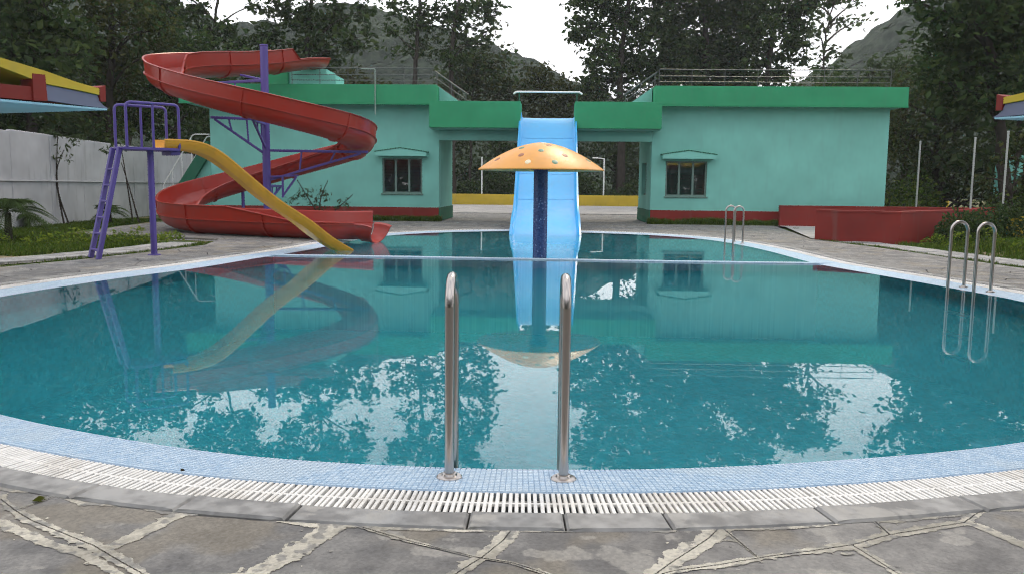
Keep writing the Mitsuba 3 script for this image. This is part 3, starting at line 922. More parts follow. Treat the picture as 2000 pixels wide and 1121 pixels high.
# ------------------------------------------------------------------ yellow slide with its purple platform
yel = thing('kids_slide', 'narrow wavy yellow slide with purple tube platform and ladder at the left of the pool', 'slide')
YP = spline([(-6.0, 14.5, 1.86), (-5.86, 14.63, 1.865), (-5.55, 14.93, 1.83), (-5.22, 15.2, 1.61), (-4.85, 15.45, 1.24), (-4.47, 15.7, 0.88), (-4.07, 15.95, 0.56), (-3.74, 16.2, 0.25), (-3.27, 16.5, -0.09)], 90)
YP[:, 2] -= 0.02
yl = [(-0.28, 0.125), (-0.275, 0.148), (-0.24, 0.15), (-0.23, 0.07), (-0.19, 0.012), (0, 0), (0.19, 0.012), (0.23, 0.07), (0.24, 0.15), (0.275, 0.148), (0.28, 0.125)]
put('chute', sweep(YP, shell(yl, 0.035)), 'yellow_gelcoat', yel, smooth=35)
YA, YN, YC = np.array([0.77, 0.64, 0]), np.array([-0.64, 0.77, 0]), np.array([-6.19, 14.47, 0])


def yp(a, n, z):
    return YC + YA * a + YN * n + np.array([0, 0, z])


def ybox(a0, a1, n0, n1, z0, z1, bev=0.006):
    M = np.eye(4)
    M[:3, 0], M[:3, 1], M[:3, 3] = YA, YN, YC
    return moved(box(a0, a1, n0, n1, z0, z1, bev), M)


put('platform', ybox(-0.47, 0.43, -0.34, 0.34, 1.795, 1.84), 'purple_steel', yel)
put('slide_bracket', ybox(0.30, 0.46, -0.24, 0.24, 1.73, 1.793), 'purple_steel', yel)
po = put('post', tube([(-6.13, 14.42, 0.0), (-6.13, 14.42, 1.793)], 0.052, 18), 'purple_steel', yel, smooth=30)
put('foot', lathe([(0.001, 0.05), (0.1, 0.048), (0.105, 0.03)], 18, (-6.13, 14.42, 0)), 'purple_steel', po)
for n in (-0.325, 0.325):
    g = put('guard_rail', tube(bend([yp(-0.42, n, 1.84), yp(-0.42, n, 2.56), yp(0.42, n, 2.56), yp(0.42, n, 1.84)], 0.09), 0.024, 12), 'purple_steel', yel, smooth=40)
    put('baluster', tube([yp(0.0, n, 1.84), yp(0.0, n, 2.54)], 0.021, 10), 'purple_steel', g, smooth=40)
ft, tp = [np.array([-6.66, 13.5, 0.02]), np.array([-7.02, 13.95, 0.02])], [yp(-0.5, -0.2, 1.83), yp(-0.5, 0.2, 1.83)]
ft = [np.array([-6.64, 13.5, 0.02]), np.array([-6.93, 13.84, 0.02])]
lad = put('ladder', cat_([beam(ft[0], tp[0], 0.05, 0.085), beam(ft[1], tp[1], 0.05, 0.085)]), 'purple_steel', yel)
for k in range(6):
    s = 0.08 + k * 0.145
    put('rung', beam(ft[0] + (tp[0] - ft[0]) * s, ft[1] + (tp[1] - ft[1]) * s, 0.07, 0.03), 'purple_steel', lad)

# ------------------------------------------------------------------ pool ladders
def pool_ladder(idx, half, label, h=0.87, turn=0.0):
    e, n = edge[idx], nrm[idx]
    if turn:
        c, s = math.cos(turn), math.sin(turn)
        n = np.array([c * n[0] - s * n[1], s * n[0] + c * n[1]])
    t = np.array([-n[1], n[0]])
    k = thing('pool_ladder', label, 'pool ladder')

    def q(r, s, z):
        return np.array([*(e + n * r + t * s), z])
    for s in (-half, half):
        p = [q(0.155, s, 0.0), q(0.155, s, h - 0.12)]
        a = np.linspace(0, np.pi, 13)
        p += [q(0.04 + 0.115 * math.cos(x), s, h - 0.12 + 0.115 * math.sin(x)) for x in a]
        p += [q(-0.075, s, h - 0.14), q(-0.075, s, -0.2), q(-0.075, s, -1.0)]
        hr = put('handrail', tube(p, 0.0205, 20), 'steel', k, smooth=50)
        c = q(0.155, s, TZ * 0.155 / TILE_W)
        put('flange', lathe([(0.0215, 0.022), (0.03, 0.021), (0.034, 0.012), (0.05, 0.010), (0.055, 0.006), (0.056, 0.0)], 28, c), 'steel', hr, smooth=25)
    for z in (-0.3, -0.58, -0.86):
        put('tread', beam(q(-0.075, -half, z), q(-0.075, half, z), 0.08, 0.03), 'steel', k)
    return k


near_k = int(np.argmin(np.linalg.norm(edge - np.array([-0.02, 3.66]), axis=1)))
right_k = int(np.argmin(np.linalg.norm(edge - np.array([5.8, 10.72]), axis=1)))
far_k = int(np.argmin(np.linalg.norm(edge - np.array([5.1, 19.7]), axis=1)))
pool_ladder(near_k, 0.245, 'polished steel ladder handrails in the middle of the near pool edge')
pool_ladder(right_k, 0.25, 'polished steel ladder handrails on the right pool edge beside the grass strip')
pool_ladder(far_k, 0.25, 'small far steel ladder handrails on the pool edge before the right window')

# ------------------------------------------------------------------ walls and posts
bw = thing('boundary_wall', 'pale grey concrete panel wall behind the lawn on the left', 'wall')
wa, wb = np.array([-12.55, 15.5]), np.array([-15.0, 40.0])
wd = (wb - wa) / np.linalg.norm(wb - wa)
wn = np.array([wd[1], -wd[0]])
Lw = np.linalg.norm(wb - wa)


def wbox(s0, s1, o0, o1, z0, z1, bev=0.012):
    M = np.eye(4)
    M[:2, 0], M[:2, 1], M[:2, 3] = wd, -wn, wa
    M[2, 2] = 1
    return moved(box(s0, s1, o0, o1, z0, z1, bev), M)


s = 0.0
heights = [(-0.04, 1.28), (1.3, 2.6)]
while s < Lw:
    e1 = min(s + 2.35, Lw)
    for z0, z1 in heights:
        put('panel', wbox(s + 0.012, e1 - 0.012, rng.normal(0, 0.008), 0.1, z0, z1 + rng.normal(0, 0.012)), 'concrete_wall', bw)
    put('pillar', wbox(e1 - 0.08, e1 + 0.08, 0.03, 0.16, -0.05, 2.56), 'concrete_wall', bw)
    s = e1 + 1e-6
put('ledge', wbox(0, Lw, -0.05, 0.06, 1.262, 1.30), 'concrete_wall', bw)


def low_wall(name, label, pts, th, z0, z1, mat, cat='low wall', cap=None):
    pl = LineString(pts).buffer(th / 2, cap_style='flat', join_style='mitre')
    k = put(name, prism(pl, z0, z1), mat, label=label, cat=cat)
    if cap:
        put('coping', prism(LineString(pts).buffer(th / 2 + 0.015, cap_style='flat', join_style='mitre'), z1 + 0.001, z1 + 0.045), cap, k)
    return k


low_wall('red_wall', 'low dark red wall standing nearest the pool on the right', [(7.66, 21.35), (9.22, 20.3), (12.6, 23.6), (15.3, 27.2)], 0.22, -0.02, 0.72, 'red_oxide_paint', cap='red_oxide_paint')
low_wall('red_wall', 'low red wall along the foot of the building on the right', [(9.08, 28.9), (16.2, 28.5)], 0.2, -0.02, 0.68, 'red_oxide_paint', cap='red_oxide_paint')
put('walled_floor', flat(Polygon([(7.6, 21.5), (9.3, 20.4), (12.5, 23.7), (15.2, 27.3), (15.2, 29.0), (9.05, 29.4), (9.02, 28)]), 0.036), 'court_concrete', kind='structure')
low_wall('yellow_wall', 'low yellow wall closing the court seen through the passage', [(-20, 60.5), (30, 58.5)], 0.25, -0.04, 0.74, 'yellow_paint')
low_wall('yellow_wall', 'low yellow wall at the right edge behind the hedge', [(12.7, 22.2), (20, 21.2)], 0.22, -0.04, 0.62, 'yellow_paint')
put('court', flat(Polygon([(-16, 40.5), (22, 40.0), (24, 58.4), (-17, 60.1)]), 0.0), 'court_concrete', kind='structure')
put('court_kerb', box(-16, 22, 40.0, 40.3, -0.03, 0.03), 'kerb_stone', kind='structure')
put('passage_floor', flat(Polygon([bp(XL0 - 1, -0.9, 0)[:2], bp(XR1 + 1, -0.9, 0)[:2], bp(XR1 + 1, 10.4, 0)[:2], bp(XL0 - 1, 10.4, 0)[:2]]), 0.005), 'slab_stone', kind='structure')
for x, y, h, r, lab in ((14.25, 30.0, 2.98, 0.032, 'white metal post just right of the building corner'), (15.2, 28.2, 3.02, 0.032, 'middle white metal post right of the building'), (15.0, 26.0, 3.08, 0.03, 'white metal post farthest right, beside the yellow wall')):
    k = thing('fence_post', lab, 'post')
    put('pole', tube([(x, y, -0.04), (x, y, h)], r, 10), 'pale_grey_paint', k, smooth=30)
    put('cap', lathe([(0.001, h + 0.02), (r + 0.006, h + 0.015), (r + 0.006, h - 0.03)], 10, (x, y, 0)), 'pale_grey_paint', k)
tag(put('court_post', tube([(-2.28, 62, -0.04), (-2.28, 62, 3.4)], 0.05, 8), 'white_paint'), 'thin white post behind the yellow court wall, left of the blue slide', 'post')
k = thing('court_lamp', 'thin white lamp post with a short arm, right of the mushroom behind the court wall', 'lamp post')
put('pole', tube([(6.6, 62, -0.04), (6.6, 62, 3.4)], 0.05, 8), 'white_paint', k)
put('arm', tube([(6.6, 62, 3.36), (6.0, 62, 3.4)], 0.035, 8), 'white_paint', k)
put('lamp_head', box(5.75, 6.15, 61.9, 62.1, 3.36, 3.46, 0.02), 'white_paint', k)
k = thing('gate_pillar', 'tall mint pillar half hidden by trees at the far right', 'pillar')
put('shaft', box(18.9, 19.6, 32.8, 33.5, -0.04, 2.55, 0.02), 'mint_paint', k)
put('cap', box(18.82, 19.68, 32.72, 33.58, 2.551, 2.66, 0.02), 'mint_paint', k)

# ------------------------------------------------------------------ the two shelters at the picture's edges
def shelter(tip, g, n, label, eave, size):
    k = thing('shelter', label, 'shelter')
    tip, g, n = np.array([*tip, 0.0]), np.array([*g, 0.0]), np.array([*n, 0.0])

    def pr(poly, o0, o1):
        m = trimesh.creation.extrude_polygon(Polygon(poly), o1 - o0, engine='earcut')
        v = m.vertices
        m.vertices = tip + v[:, :1] * size * g + (o0 + v[:, 2:3]) * size * n + np.column_stack([v[:, 0] * 0, v[:, 0] * 0, eave + (v[:, 1] - 2.335) * size])
        return m
    L = 3.6
    put('soffit', pr([(-0.02, 2.335), (L, 2.26), (L, 2.3), (-0.02, 2.36)], 0.01, 2.6), 'pale_blue_paint', k, label='pale blue underside of the roof')
    put('beam', pr([(1.252, 2.362), (L, 2.30), (L, 2.48), (1.252, 2.545)], 0.02, 0.2), 'red_oxide_paint', k)
    put('block', pr([(1.03, 2.37), (1.25, 2.36), (1.25, 2.72), (1.05, 2.73)], -0.01, 0.22), 'red_oxide_paint', k)
    put('end_block', pr([(0.0, 2.46), (0.1, 2.46), (0.12, 2.66), (0.0, 2.70)], 0.0, 1.6), 'red_oxide_paint', k)
    sk = []
    for a, b in zip(np.linspace(0, 1, 7)[:-1], np.linspace(0, 1, 7)[1:]):
        sk.append((a, b))
    put('skirt', pr([(-0.07, 2.365), (0.02, 2.40), (0.09, 2.46), (0.13, 2.545), (1.03, 2.60), (1.03, 2.385), (0.5, 2.37)], 0.03, 0.1), 'grey_sheet', k, label='grey flared skirt below the yellow roof')
    x = np.linspace(0.12, L, 16)
    top = np.interp(x, [0.12, 0.52, 1.02, 1.72, 2.6, L], [2.645, 2.69, 2.78, 2.87, 2.92, 2.94])
    low = np.interp(x, [0.12, 0.5, 1.03, 1.31, 1.72, 2.6, L], [2.55, 2.58, 2.605, 2.66, 2.75, 2.83, 2.85])
    put('roof', pr(list(zip(x, low)) + list(zip(x, top))[::-1], 0.0, 2.4), 'yellow_paint', k, smooth=25)
    for s_, o in ((2.0, 0.5), (2.0, 2.2), (3.4, 0.5), (3.4, 2.2)):
        b = tip + (g * s_ + n * o) * size
        put('column', tube([(b[0], b[1], 0.0), (b[0], b[1], eave - 0.04)], 0.07, 12), 'red_oxide_paint', k)


shelter((-5.12, 10.8), (-0.353, -0.936), (-0.936, 0.353), 'shelter with a yellow curved roof over a pale blue underside at the left edge', 2.155, 0.834)
shelter((6.44, 11.5), (0.353, -0.936), (0.936, 0.353), 'shelter corner with yellow roof and grey skirt at the right edge', 2.22, 0.892)

# ------------------------------------------------------------------ hills
def hill_mesh():
    xs, ys = np.arange(-330, 420, 1.9), np.concatenate([np.arange(130, 316, 1.9), np.arange(320, 520, 12)])
    X, Y = np.meshgrid(xs, ys)
    rx = [-330, -200, -124, -112, -98, -82, -70, -55.6, -42, -27, -14, -0.8, 9.9, 24, 40, 60, 85, 100, 113, 123, 133, 145, 160, 180, 210, 260, 420]
    rz = [80, 78, 68, 58, 54, 54.5, 58, 61, 58.5, 54, 50, 46.5, 41, 35, 29, 25, 29, 37, 45, 52, 58, 62, 66, 72, 82, 88, 90]
    ridge = np.interp(X * 300 / np.clip(Y, 130, 330), rx, rz)
    up = np.clip((Y - 128) / 172, 0, 1)
    up = up * up * (3 - 2 * up)
    P = np.stack([X, Y, X * 0], -1)
    cell = 6.5
    q = np.stack([X, Y], -1) / cell
    i0 = np.floor(q).astype(int)
    best = np.full(X.shape, 9.0)
    hgt = np.zeros(X.shape)
    for a in (-1, 0, 1):
        for b in (-1, 0, 1):
            ij = i0 + [a, b]
            h1 = np.modf(np.sin(ij[..., 0] * 127.1 + ij[..., 1] * 311.7) * 43758.5453)[0] % 1
            h2 = np.modf(np.sin(ij[..., 0] * 269.5 + ij[..., 1] * 183.3) * 43758.5453)[0] % 1
            h3 = np.modf(np.sin(ij[..., 0] * 71.7 + ij[..., 1] * 97.3) * 43758.5453)[0] % 1
            d = np.hypot(ij[..., 0] + h1 - q[..., 0], ij[..., 1] + h2 - q[..., 1]) / (0.6 + 0.5 * h3)
            hgt = np.where(d < best, h3, hgt)
            best = np.minimum(best, d)
    crown = np.sqrt(np.clip(1 - best ** 2, 0, 1)) * (2.5 + 4.5 * hgt)
    rough_ = (meshkit.fbm(P / 45.0, 4, 2) - 0.5) * 9 * up + (meshkit.fbm(P / 3.0, 3, 6) - 0.5) * 2.2
    Z = ridge * up - np.clip(Y - 305, 0, 400) * 0.12 + (crown + rough_) * np.clip((Y - 130) / 20, 0, 1) - 4
    k = len(xs)
    a, b = np.meshgrid(np.arange(len(ys) - 1), np.arange(k - 1), indexing='ij')
    f = quads(np.stack([a * k + b, a * k + b + 1, (a + 1) * k + b + 1, (a + 1) * k + b], -1).reshape(-1, 4))
    return mesh_(np.stack([X, Y, Z], -1).reshape(-1, 3), f)


put('hills', hill_mesh(), 'hill_wood', smooth=True, kind='structure')


# ------------------------------------------------------------------ foliage
def leaf_cloud(pos, size, droop=0.35, seed=0, aspect=0.55, up=0.45):
    """One bent leaf of two triangles per position."""
    r = np.random.default_rng(seed)
    n = len(pos)
    d = r.normal(size=(n, 3))
    d[:, 2] = d[:, 2] * 0.5 - droop
    d /= np.linalg.norm(d, axis=1, keepdims=True)
    w = r.normal(size=(n, 3)) * (1 - up) + np.array([0, 0, up])
    s = np.cross(d, w)
    s /= np.linalg.norm(s, axis=1, keepdims=True) + 1e-9
    nn = np.cross(s, d)
    L = size * r.uniform(0.6, 1.35, n)[:, None]
    W = L * aspect * r.uniform(0.8, 1.2, n)[:, None]
    b = pos
    v = np.stack([b, b + d * L * 0.55 + s * W * 0.5 + nn * L * 0.10, b + d * L, b + d * L * 0.55 - s * W * 0.5 + nn * L * 0.10], 1).reshape(-1, 3)
    k = np.arange(n)[:, None] * 4
    f = np.concatenate([k + [0, 1, 2], k + [0, 2, 3]], 0)
    return v, f


def tones(n, cols, r, k=4, spread=0.3):
    c = np.asarray(cols)[r.integers(0, len(cols), n)] * r.uniform(1 - spread, 1 + spread, (n, 1))
    return np.repeat(c, k, 0)


DARK = [(0.038, 0.068, 0.025), (0.052, 0.082, 0.030), (0.066, 0.094, 0.032), (0.040, 0.062, 0.028)]
OLIVE = [(0.055, 0.066, 0.022), (0.072, 0.078, 0.027), (0.042, 0.054, 0.020)]
GREY = [(0.055, 0.080, 0.036), (0.070, 0.095, 0.042), (0.045, 0.066, 0.030)]
LIGHT = [(0.16, 0.22, 0.03), (0.22, 0.27, 0.04), (0.10, 0.16, 0.03)]
GRASS = [(0.06, 0.11, 0.018), (0.09, 0.14, 0.025), (0.12, 0.15, 0.035), (0.05, 0.085, 0.015)]


def crown_points(blobs, dens, per, rad, r, shell_=0.55):
    cs, out = [], []
    for x, y, z, a, c in blobs:
        m = max(3, int(dens * a * c))
        d = r.normal(size=(m, 3))
        d /= np.linalg.norm(d, axis=1, keepdims=True)
        q = np.array([x, y, z]) + d * (r.uniform(0, 1, (m, 1)) ** shell_) * np.array([a, a, c])
        cs.append(q)
    cs = np.vstack(cs)
    n = np.maximum(3, r.poisson(per, len(cs)))
    p = np.repeat(cs, n, 0)
    o = r.normal(size=p.shape) * rad * np.repeat(r.uniform(0.6, 1.3, (len(cs), 1)), n, 0)
    o[:, 2] *= 0.6
    return cs, p + o


def tree(name, label, cat, blobs, trunk, size=0.32, dens=9, per=16, rad=0.34, cols=DARK, tr=0.17, seed=0, group=None, twigs=0.5, droop=0.35, aspect=0.55):
    r = np.random.default_rng(seed)
    key = thing(name, label, cat, group)
    tk = np.array(trunk, float)
    tk = np.vstack([[tk[0, 0], tk[0, 1], -0.1], tk]) if tk[0, 2] > 0.3 else tk
    path = spline(tk, 26)
    path[1:-1, :2] += r.normal(0, 0.03, (24, 2))
    wood = [tube(path, np.linspace(tr, tr * 0.28, 26), 9)]
    cs, p = crown_points(blobs, dens, per, rad, r)
    for x, y, z, a, c in blobs:
        e = np.array([x, y, z])
        i = int(np.argmin(np.abs(path[:, 2] - (z - 0.55 * np.linalg.norm(path[:, :2] - e[:2], axis=1)))))
        i = min(i, 23)
        mid = (path[i] * 0.5 + e * 0.5) + np.array([0, 0, 0.12 * np.linalg.norm(e - path[i])]) + r.normal(0, 0.12, 3)
        bp_ = spline(np.array([path[i], mid, e]), 7)
        wood.append(tube(bp_, np.linspace(0.065, 0.022, 7), 6, False))
    pick = r.random(len(cs)) < twigs
    ends = np.array([[b[0], b[1], b[2]] for b in blobs])
    for c in cs[pick]:
        e = ends[np.argmin(np.linalg.norm(ends - c, axis=1))]
        s = e + (c - e) * 0.05
        wood.append(tube(np.array([s, (s + c) / 2 + r.normal(0, 0.08, 3), c]), np.array([0.02, 0.014, 0.007]), 4, False))
    put('trunk', cat_(wood), 'bark', key, smooth=40)
    v, f = leaf_cloud(p, size, droop, seed + 1, aspect)
    put('crown', mesh_(v, f), 'leaf', key, color=tones(len(p), cols, r))
    return key


TREES = {
    'T1': ([(-21.1, 53.1, 11.8, 1.4, 1.4), (-19.1, 51.5, 11.8, 1.4, 1.4), (-18.3, 51.4, 10.0, 1.1, 1.1), (-16.8, 51.3, 10.4, 1.1, 0.8), (-20.5, 52.7, 10.0, 1.3, 1.3), (-15.9, 51.3, 9.5, 1.1, 0.9), (-15.1, 52.7, 10.2, 1.0, 1.0), (-18.9, 52.6, 14.1, 1.6, 1.6), (-16.6, 51.8, 13.3, 1.1, 1.1), (-17.2, 52.0, 15.4, 1.9, 1.9), (-14.7, 53.0, 16.0, 1.4, 1.4), (-19.5, 52.7, 15.9, 1.4, 1.4), (-15.2, 51.2, 11.7, 0.6, 0.6), (-21.8, 52.6, 13.1, 1.6, 1.6)], [(-18.1, 52.0, 4.6), (-18.2, 52.0, 8.6), (-17.7, 52.0, 12.2), (-17.2, 52.0, 15.1)]),
    'T2': ([(-13.5, 52.3, 11.5, 1.3, 1.3), (-12.3, 52.2, 10.6, 1.3, 1.3), (-10.9, 52.0, 11.1, 1.3, 1.3), (-9.4, 50.8, 9.8, 1.2, 1.2), (-11.7, 52.1, 9.0, 1.5, 1.5), (-13.7, 53.1, 8.8, 1.2, 1.2), (-14.0, 51.8, 9.8, 0.9, 0.9), (-9.0, 50.8, 11.3, 0.8, 0.8), (-11.9, 51.4, 13.0, 1.1, 1.1), (-13.8, 53.1, 14.8, 1.1, 1.1), (-12.5, 53.0, 16.3, 1.6, 1.6), (-10.5, 51.9, 15.9, 1.6, 1.6), (-9.3, 51.1, 14.4, 0.9, 0.9), (-10.9, 51.0, 14.0, 0.6, 0.6), (-13.1, 53.2, 7.9, 1.0, 1.0), (-13.0, 51.0, 7.6, 0.8, 0.8)], [(-12.5, 52.0, 4.4), (-12.5, 52.0, 8.3), (-12.2, 52.0, 11.6), (-11.9, 52.0, 14.6), (-11.7, 52.0, 16.3)]),
    'T3a': ([(-8.4, 64.8, 14.4, 1.1, 1.1), (-7.2, 64.2, 13.2, 1.4, 1.4), (-5.8, 63.5, 14.0, 1.3, 1.3), (-8.7, 62.9, 12.4, 0.7, 0.7), (-6.9, 65.1, 11.9, 1.2, 1.2), (-8.2, 64.2, 11.2, 0.8, 0.8), (-7.8, 64.7, 16.4, 1.2, 1.2), (-5.9, 65.0, 17.6, 1.4, 1.4), (-8.1, 64.5, 18.9, 1.8, 1.8), (-6.2, 63.3, 19.7, 1.9, 1.9), (-9.4, 65.2, 20.2, 1.0, 1.0), (-4.7, 63.5, 15.5, 1.0, 1.0)], [(-7.5, 64.0, 4.8), (-7.3, 64.0, 10.4), (-7.0, 64.0, 14.1), (-6.8, 64.0, 17.7), (-7.0, 64.0, 19.9)]),
    'T3b': ([(-4.7, 64.1, 13.8, 1.2, 1.2), (-3.2, 62.7, 14.0, 1.2, 1.2), (-2.3, 63.7, 13.2, 1.0, 1.0), (-3.9, 63.2, 12.2, 1.1, 1.1), (-2.6, 62.5, 11.5, 0.9, 0.9), (-5.1, 64.0, 11.6, 1.1, 1.1), (-1.9, 63.9, 14.5, 0.8, 0.8), (-4.1, 62.7, 10.6, 0.8, 0.8), (-2.9, 64.1, 16.0, 1.4, 1.4), (-3.9, 62.3, 17.3, 1.5, 1.5), (-2.3, 63.7, 17.5, 1.1, 1.1), (-3.2, 63.4, 19.7, 1.7, 1.7), (-5.0, 62.9, 19.2, 1.3, 1.3), (-4.6, 61.9, 9.8, 0.8, 0.8), (-2.1, 63.9, 12.1, 0.6, 0.6)], [(-4.5, 63.0, 4.8), (-4.6, 63.0, 9.9), (-4.3, 63.0, 13.2), (-3.7, 63.0, 16.8), (-3.7, 63.0, 19.6)]),
    'T4a': ([(5.7, 66.8, 13.8, 1.8, 1.8), (7.6, 66.2, 14.5, 2.0, 2.0), (5.0, 65.5, 12.8, 1.2, 1.2), (6.7, 64.9, 11.6, 1.8, 1.8), (6.4, 67.1, 10.0, 1.6, 1.6), (9.5, 66.2, 13.2, 2.2, 2.2), (8.9, 66.7, 11.0, 2.0, 2.0), (8.2, 67.0, 9.5, 1.8, 1.8), (10.1, 66.5, 9.8, 1.8, 1.8), (7.4, 65.3, 16.7, 2.4, 2.4), (9.9, 67.2, 18.0, 2.8, 2.8), (6.6, 65.5, 19.3, 2.4, 2.4), (9.3, 66.3, 21.1, 2.4, 2.4), (11.0, 66.2, 15.5, 2.0, 2.0), (5.2, 66.2, 15.1, 1.2, 1.2), (5.7, 66.1, 8.9, 1.2, 1.2)], [(8.3, 66.0, 4.3), (8.1, 66.0, 9.7), (8.5, 66.0, 14.3), (9.0, 66.0, 18.4), (8.9, 66.0, 21.0)]),
    'T4b': ([(12.4, 69.1, 14.1, 2.3, 2.3), (13.8, 67.7, 12.0, 2.3, 2.3), (15.9, 68.7, 14.3, 2.5, 2.5), (11.9, 68.2, 11.6, 2.1, 2.1), (13.0, 67.5, 10.0, 2.0, 2.0), (15.8, 69.0, 10.6, 2.3, 2.3), (17.7, 68.9, 12.2, 2.1, 2.1), (14.4, 67.7, 17.4, 2.9, 2.9), (13.0, 69.1, 20.8, 2.7, 2.7), (15.8, 67.3, 19.9, 2.7, 2.7), (18.0, 68.7, 14.9, 2.1, 2.1), (17.3, 68.4, 10.1, 1.7, 1.7), (11.5, 67.9, 9.4, 1.4, 1.4)], [(15.3, 68.0, 4.5), (15.1, 68.0, 10.4), (14.8, 68.0, 15.1), (14.4, 68.0, 19.0), (14.3, 68.0, 21.3)]),
    'T4c': ([(18.6, 65.2, 13.1, 2.0, 2.0), (20.4, 66.2, 14.6, 2.0, 2.0), (19.6, 66.8, 11.1, 1.6, 1.6), (21.1, 65.5, 12.1, 1.5, 1.5), (18.4, 66.4, 16.4, 2.2, 2.2), (20.6, 65.9, 17.4, 2.2, 2.2), (19.2, 66.9, 19.9, 2.2, 2.2), (22.3, 66.2, 15.6, 1.4, 1.4), (22.3, 67.2, 13.7, 1.1, 1.1), (18.2, 65.4, 9.6, 1.4, 1.4), (22.6, 65.1, 17.6, 2.0, 2.0), (23.6, 65.6, 15.9, 1.2, 1.2), (20.4, 66.7, 9.9, 1.0, 1.0), (24.4, 66.1, 18.6, 1.4, 1.4)], [(19.6, 66.0, 4.4), (19.4, 66.0, 9.8), (19.8, 66.0, 14.4), (20.2, 66.0, 17.8), (20.1, 66.0, 20.0)]),
    'T5': ([(18.5, 50.8, 11.1, 0.7, 0.7), (19.3, 50.9, 11.0, 0.6, 0.4), (17.4, 49.3, 9.8, 0.6, 0.6), (18.2, 49.4, 9.4, 0.5, 0.5), (17.6, 50.0, 8.9, 0.6, 0.6), (19.1, 50.6, 9.2, 0.4, 0.4), (18.2, 50.5, 8.3, 0.7, 0.7), (17.7, 51.1, 7.9, 0.6, 0.6), (18.4, 49.0, 8.1, 0.4, 0.4), (18.0, 50.0, 12.0, 0.7, 0.7), (17.2, 49.6, 10.9, 0.5, 0.5), (19.9, 50.2, 11.0, 0.5, 0.2), (19.1, 48.9, 11.7, 0.6, 0.2), (17.8, 49.6, 7.3, 0.7, 0.7), (18.3, 49.0, 7.4, 0.4, 0.4), (17.5, 51.1, 11.9, 0.6, 0.6)], [(18.1, 50.0, 3.4), (17.9, 50.0, 7.8), (17.9, 50.0, 9.8), (18.1, 50.0, 11.2), (18.6, 50.0, 12.7)]),
    'T6': ([(15.7, 31.5, 6.9, 1.0, 1.0), (15.7, 29.8, 7.1, 1.1, 1.1), (16.6, 32.2, 6.1, 1.2, 1.2), (17.6, 31.5, 6.5, 1.3, 1.3), (17.9, 31.1, 7.5, 1.3, 1.3), (14.9, 30.4, 7.4, 0.6, 0.6), (14.6, 31.3, 7.9, 0.5, 0.3), (13.9, 30.7, 7.9, 0.3, 0.2), (15.4, 31.2, 5.7, 0.8, 0.8), (16.7, 30.4, 4.9, 1.1, 1.1), (17.4, 29.9, 5.2, 1.1, 1.1), (16.0, 31.2, 8.6, 1.1, 1.1), (15.3, 31.9, 9.3, 1.1, 1.1), (16.3, 30.0, 8.8, 1.5, 1.5), (14.3, 31.8, 9.8, 1.0, 1.0), (13.7, 32.2, 10.2, 0.7, 0.7), (15.2, 30.6, 10.0, 1.1, 1.1), (17.1, 30.3, 9.9, 1.5, 1.5), (16.3, 30.5, 10.5, 1.3, 1.3), (14.5, 31.5, 10.4, 1.0, 1.0), (18.7, 30.6, 8.0, 1.5, 1.5), (19.2, 31.1, 5.9, 1.5, 1.5), (15.6, 30.8, 4.8, 0.8, 0.8), (14.9, 30.3, 5.1, 0.6, 0.6)], [(18.0, 31.0, 0.4), (17.6, 31.0, 3.6), (17.1, 31.0, 5.9), (16.4, 31.0, 8.0), (15.9, 31.0, 10.1)]),
    'L1': ([(-18.0, 31.1, 7.3, 1.3, 1.3), (-15.9, 29.5, 7.1, 1.3, 1.3), (-17.0, 29.4, 5.5, 1.2, 1.2), (-15.5, 29.3, 5.7, 1.2, 1.2), (-17.0, 30.7, 8.7, 1.3, 1.3), (-15.0, 29.3, 8.7, 0.9, 0.9), (-18.4, 30.7, 8.7, 1.5, 1.5), (-18.7, 30.6, 6.5, 1.5, 1.5), (-16.6, 29.8, 4.4, 1.1, 1.1), (-17.7, 30.0, 4.0, 1.1, 1.1), (-15.6, 31.0, 6.6, 1.0, 1.0), (-16.5, 30.7, 4.8, 1.0, 1.0), (-17.7, 29.2, 4.6, 1.2, 1.2)], [(-17.0, 30.0, 1.2), (-16.8, 30.0, 4.0), (-16.7, 30.0, 6.5), (-16.6, 30.0, 8.5)]),
    'L2': ([(-17.6, 36.3, 8.2, 1.3, 1.3), (-16.3, 36.2, 7.8, 1.3, 1.3), (-17.2, 36.0, 6.5, 1.3, 1.3), (-14.9, 34.8, 7.3, 1.1, 1.1), (-18.1, 36.1, 5.7, 1.2, 1.2), (-16.6, 37.1, 6.2, 1.2, 1.2), (-16.7, 35.8, 9.1, 1.1, 1.1), (-14.7, 34.8, 6.3, 1.0, 1.0), (-18.0, 35.4, 4.3, 1.2, 1.2), (-17.3, 37.1, 4.7, 1.1, 1.1), (-18.1, 37.0, 10.4, 0.9, 0.9), (-15.5, 35.9, 8.6, 0.9, 0.9), (-14.4, 35.1, 7.4, 0.9, 0.9)], [(-17.1, 36.0, 1.2), (-16.9, 36.0, 4.6), (-16.7, 36.0, 7.5), (-16.8, 36.0, 9.6)]),
    'L3': ([(-14.7, 36.8, 6.6, 1.1, 1.1), (-16.1, 38.5, 5.5, 1.2, 1.2), (-14.1, 37.6, 5.9, 1.1, 1.1), (-15.2, 39.0, 4.7, 1.1, 1.1), (-15.8, 37.1, 4.1, 1.1, 1.1), (-13.7, 38.4, 6.9, 0.9, 0.9), (-13.4, 38.8, 5.8, 0.9, 0.9), (-14.2, 38.5, 7.3, 0.9, 0.9), (-14.1, 39.2, 4.5, 1.1, 1.1), (-17.6, 38.6, 4.0, 1.1, 1.1), (-15.1, 37.5, 3.7, 1.0, 1.0), (-12.3, 37.5, 6.3, 0.8, 0.8)], [(-15.1, 38.0, 1.9), (-14.9, 38.0, 4.2), (-14.7, 38.0, 6.2)]),
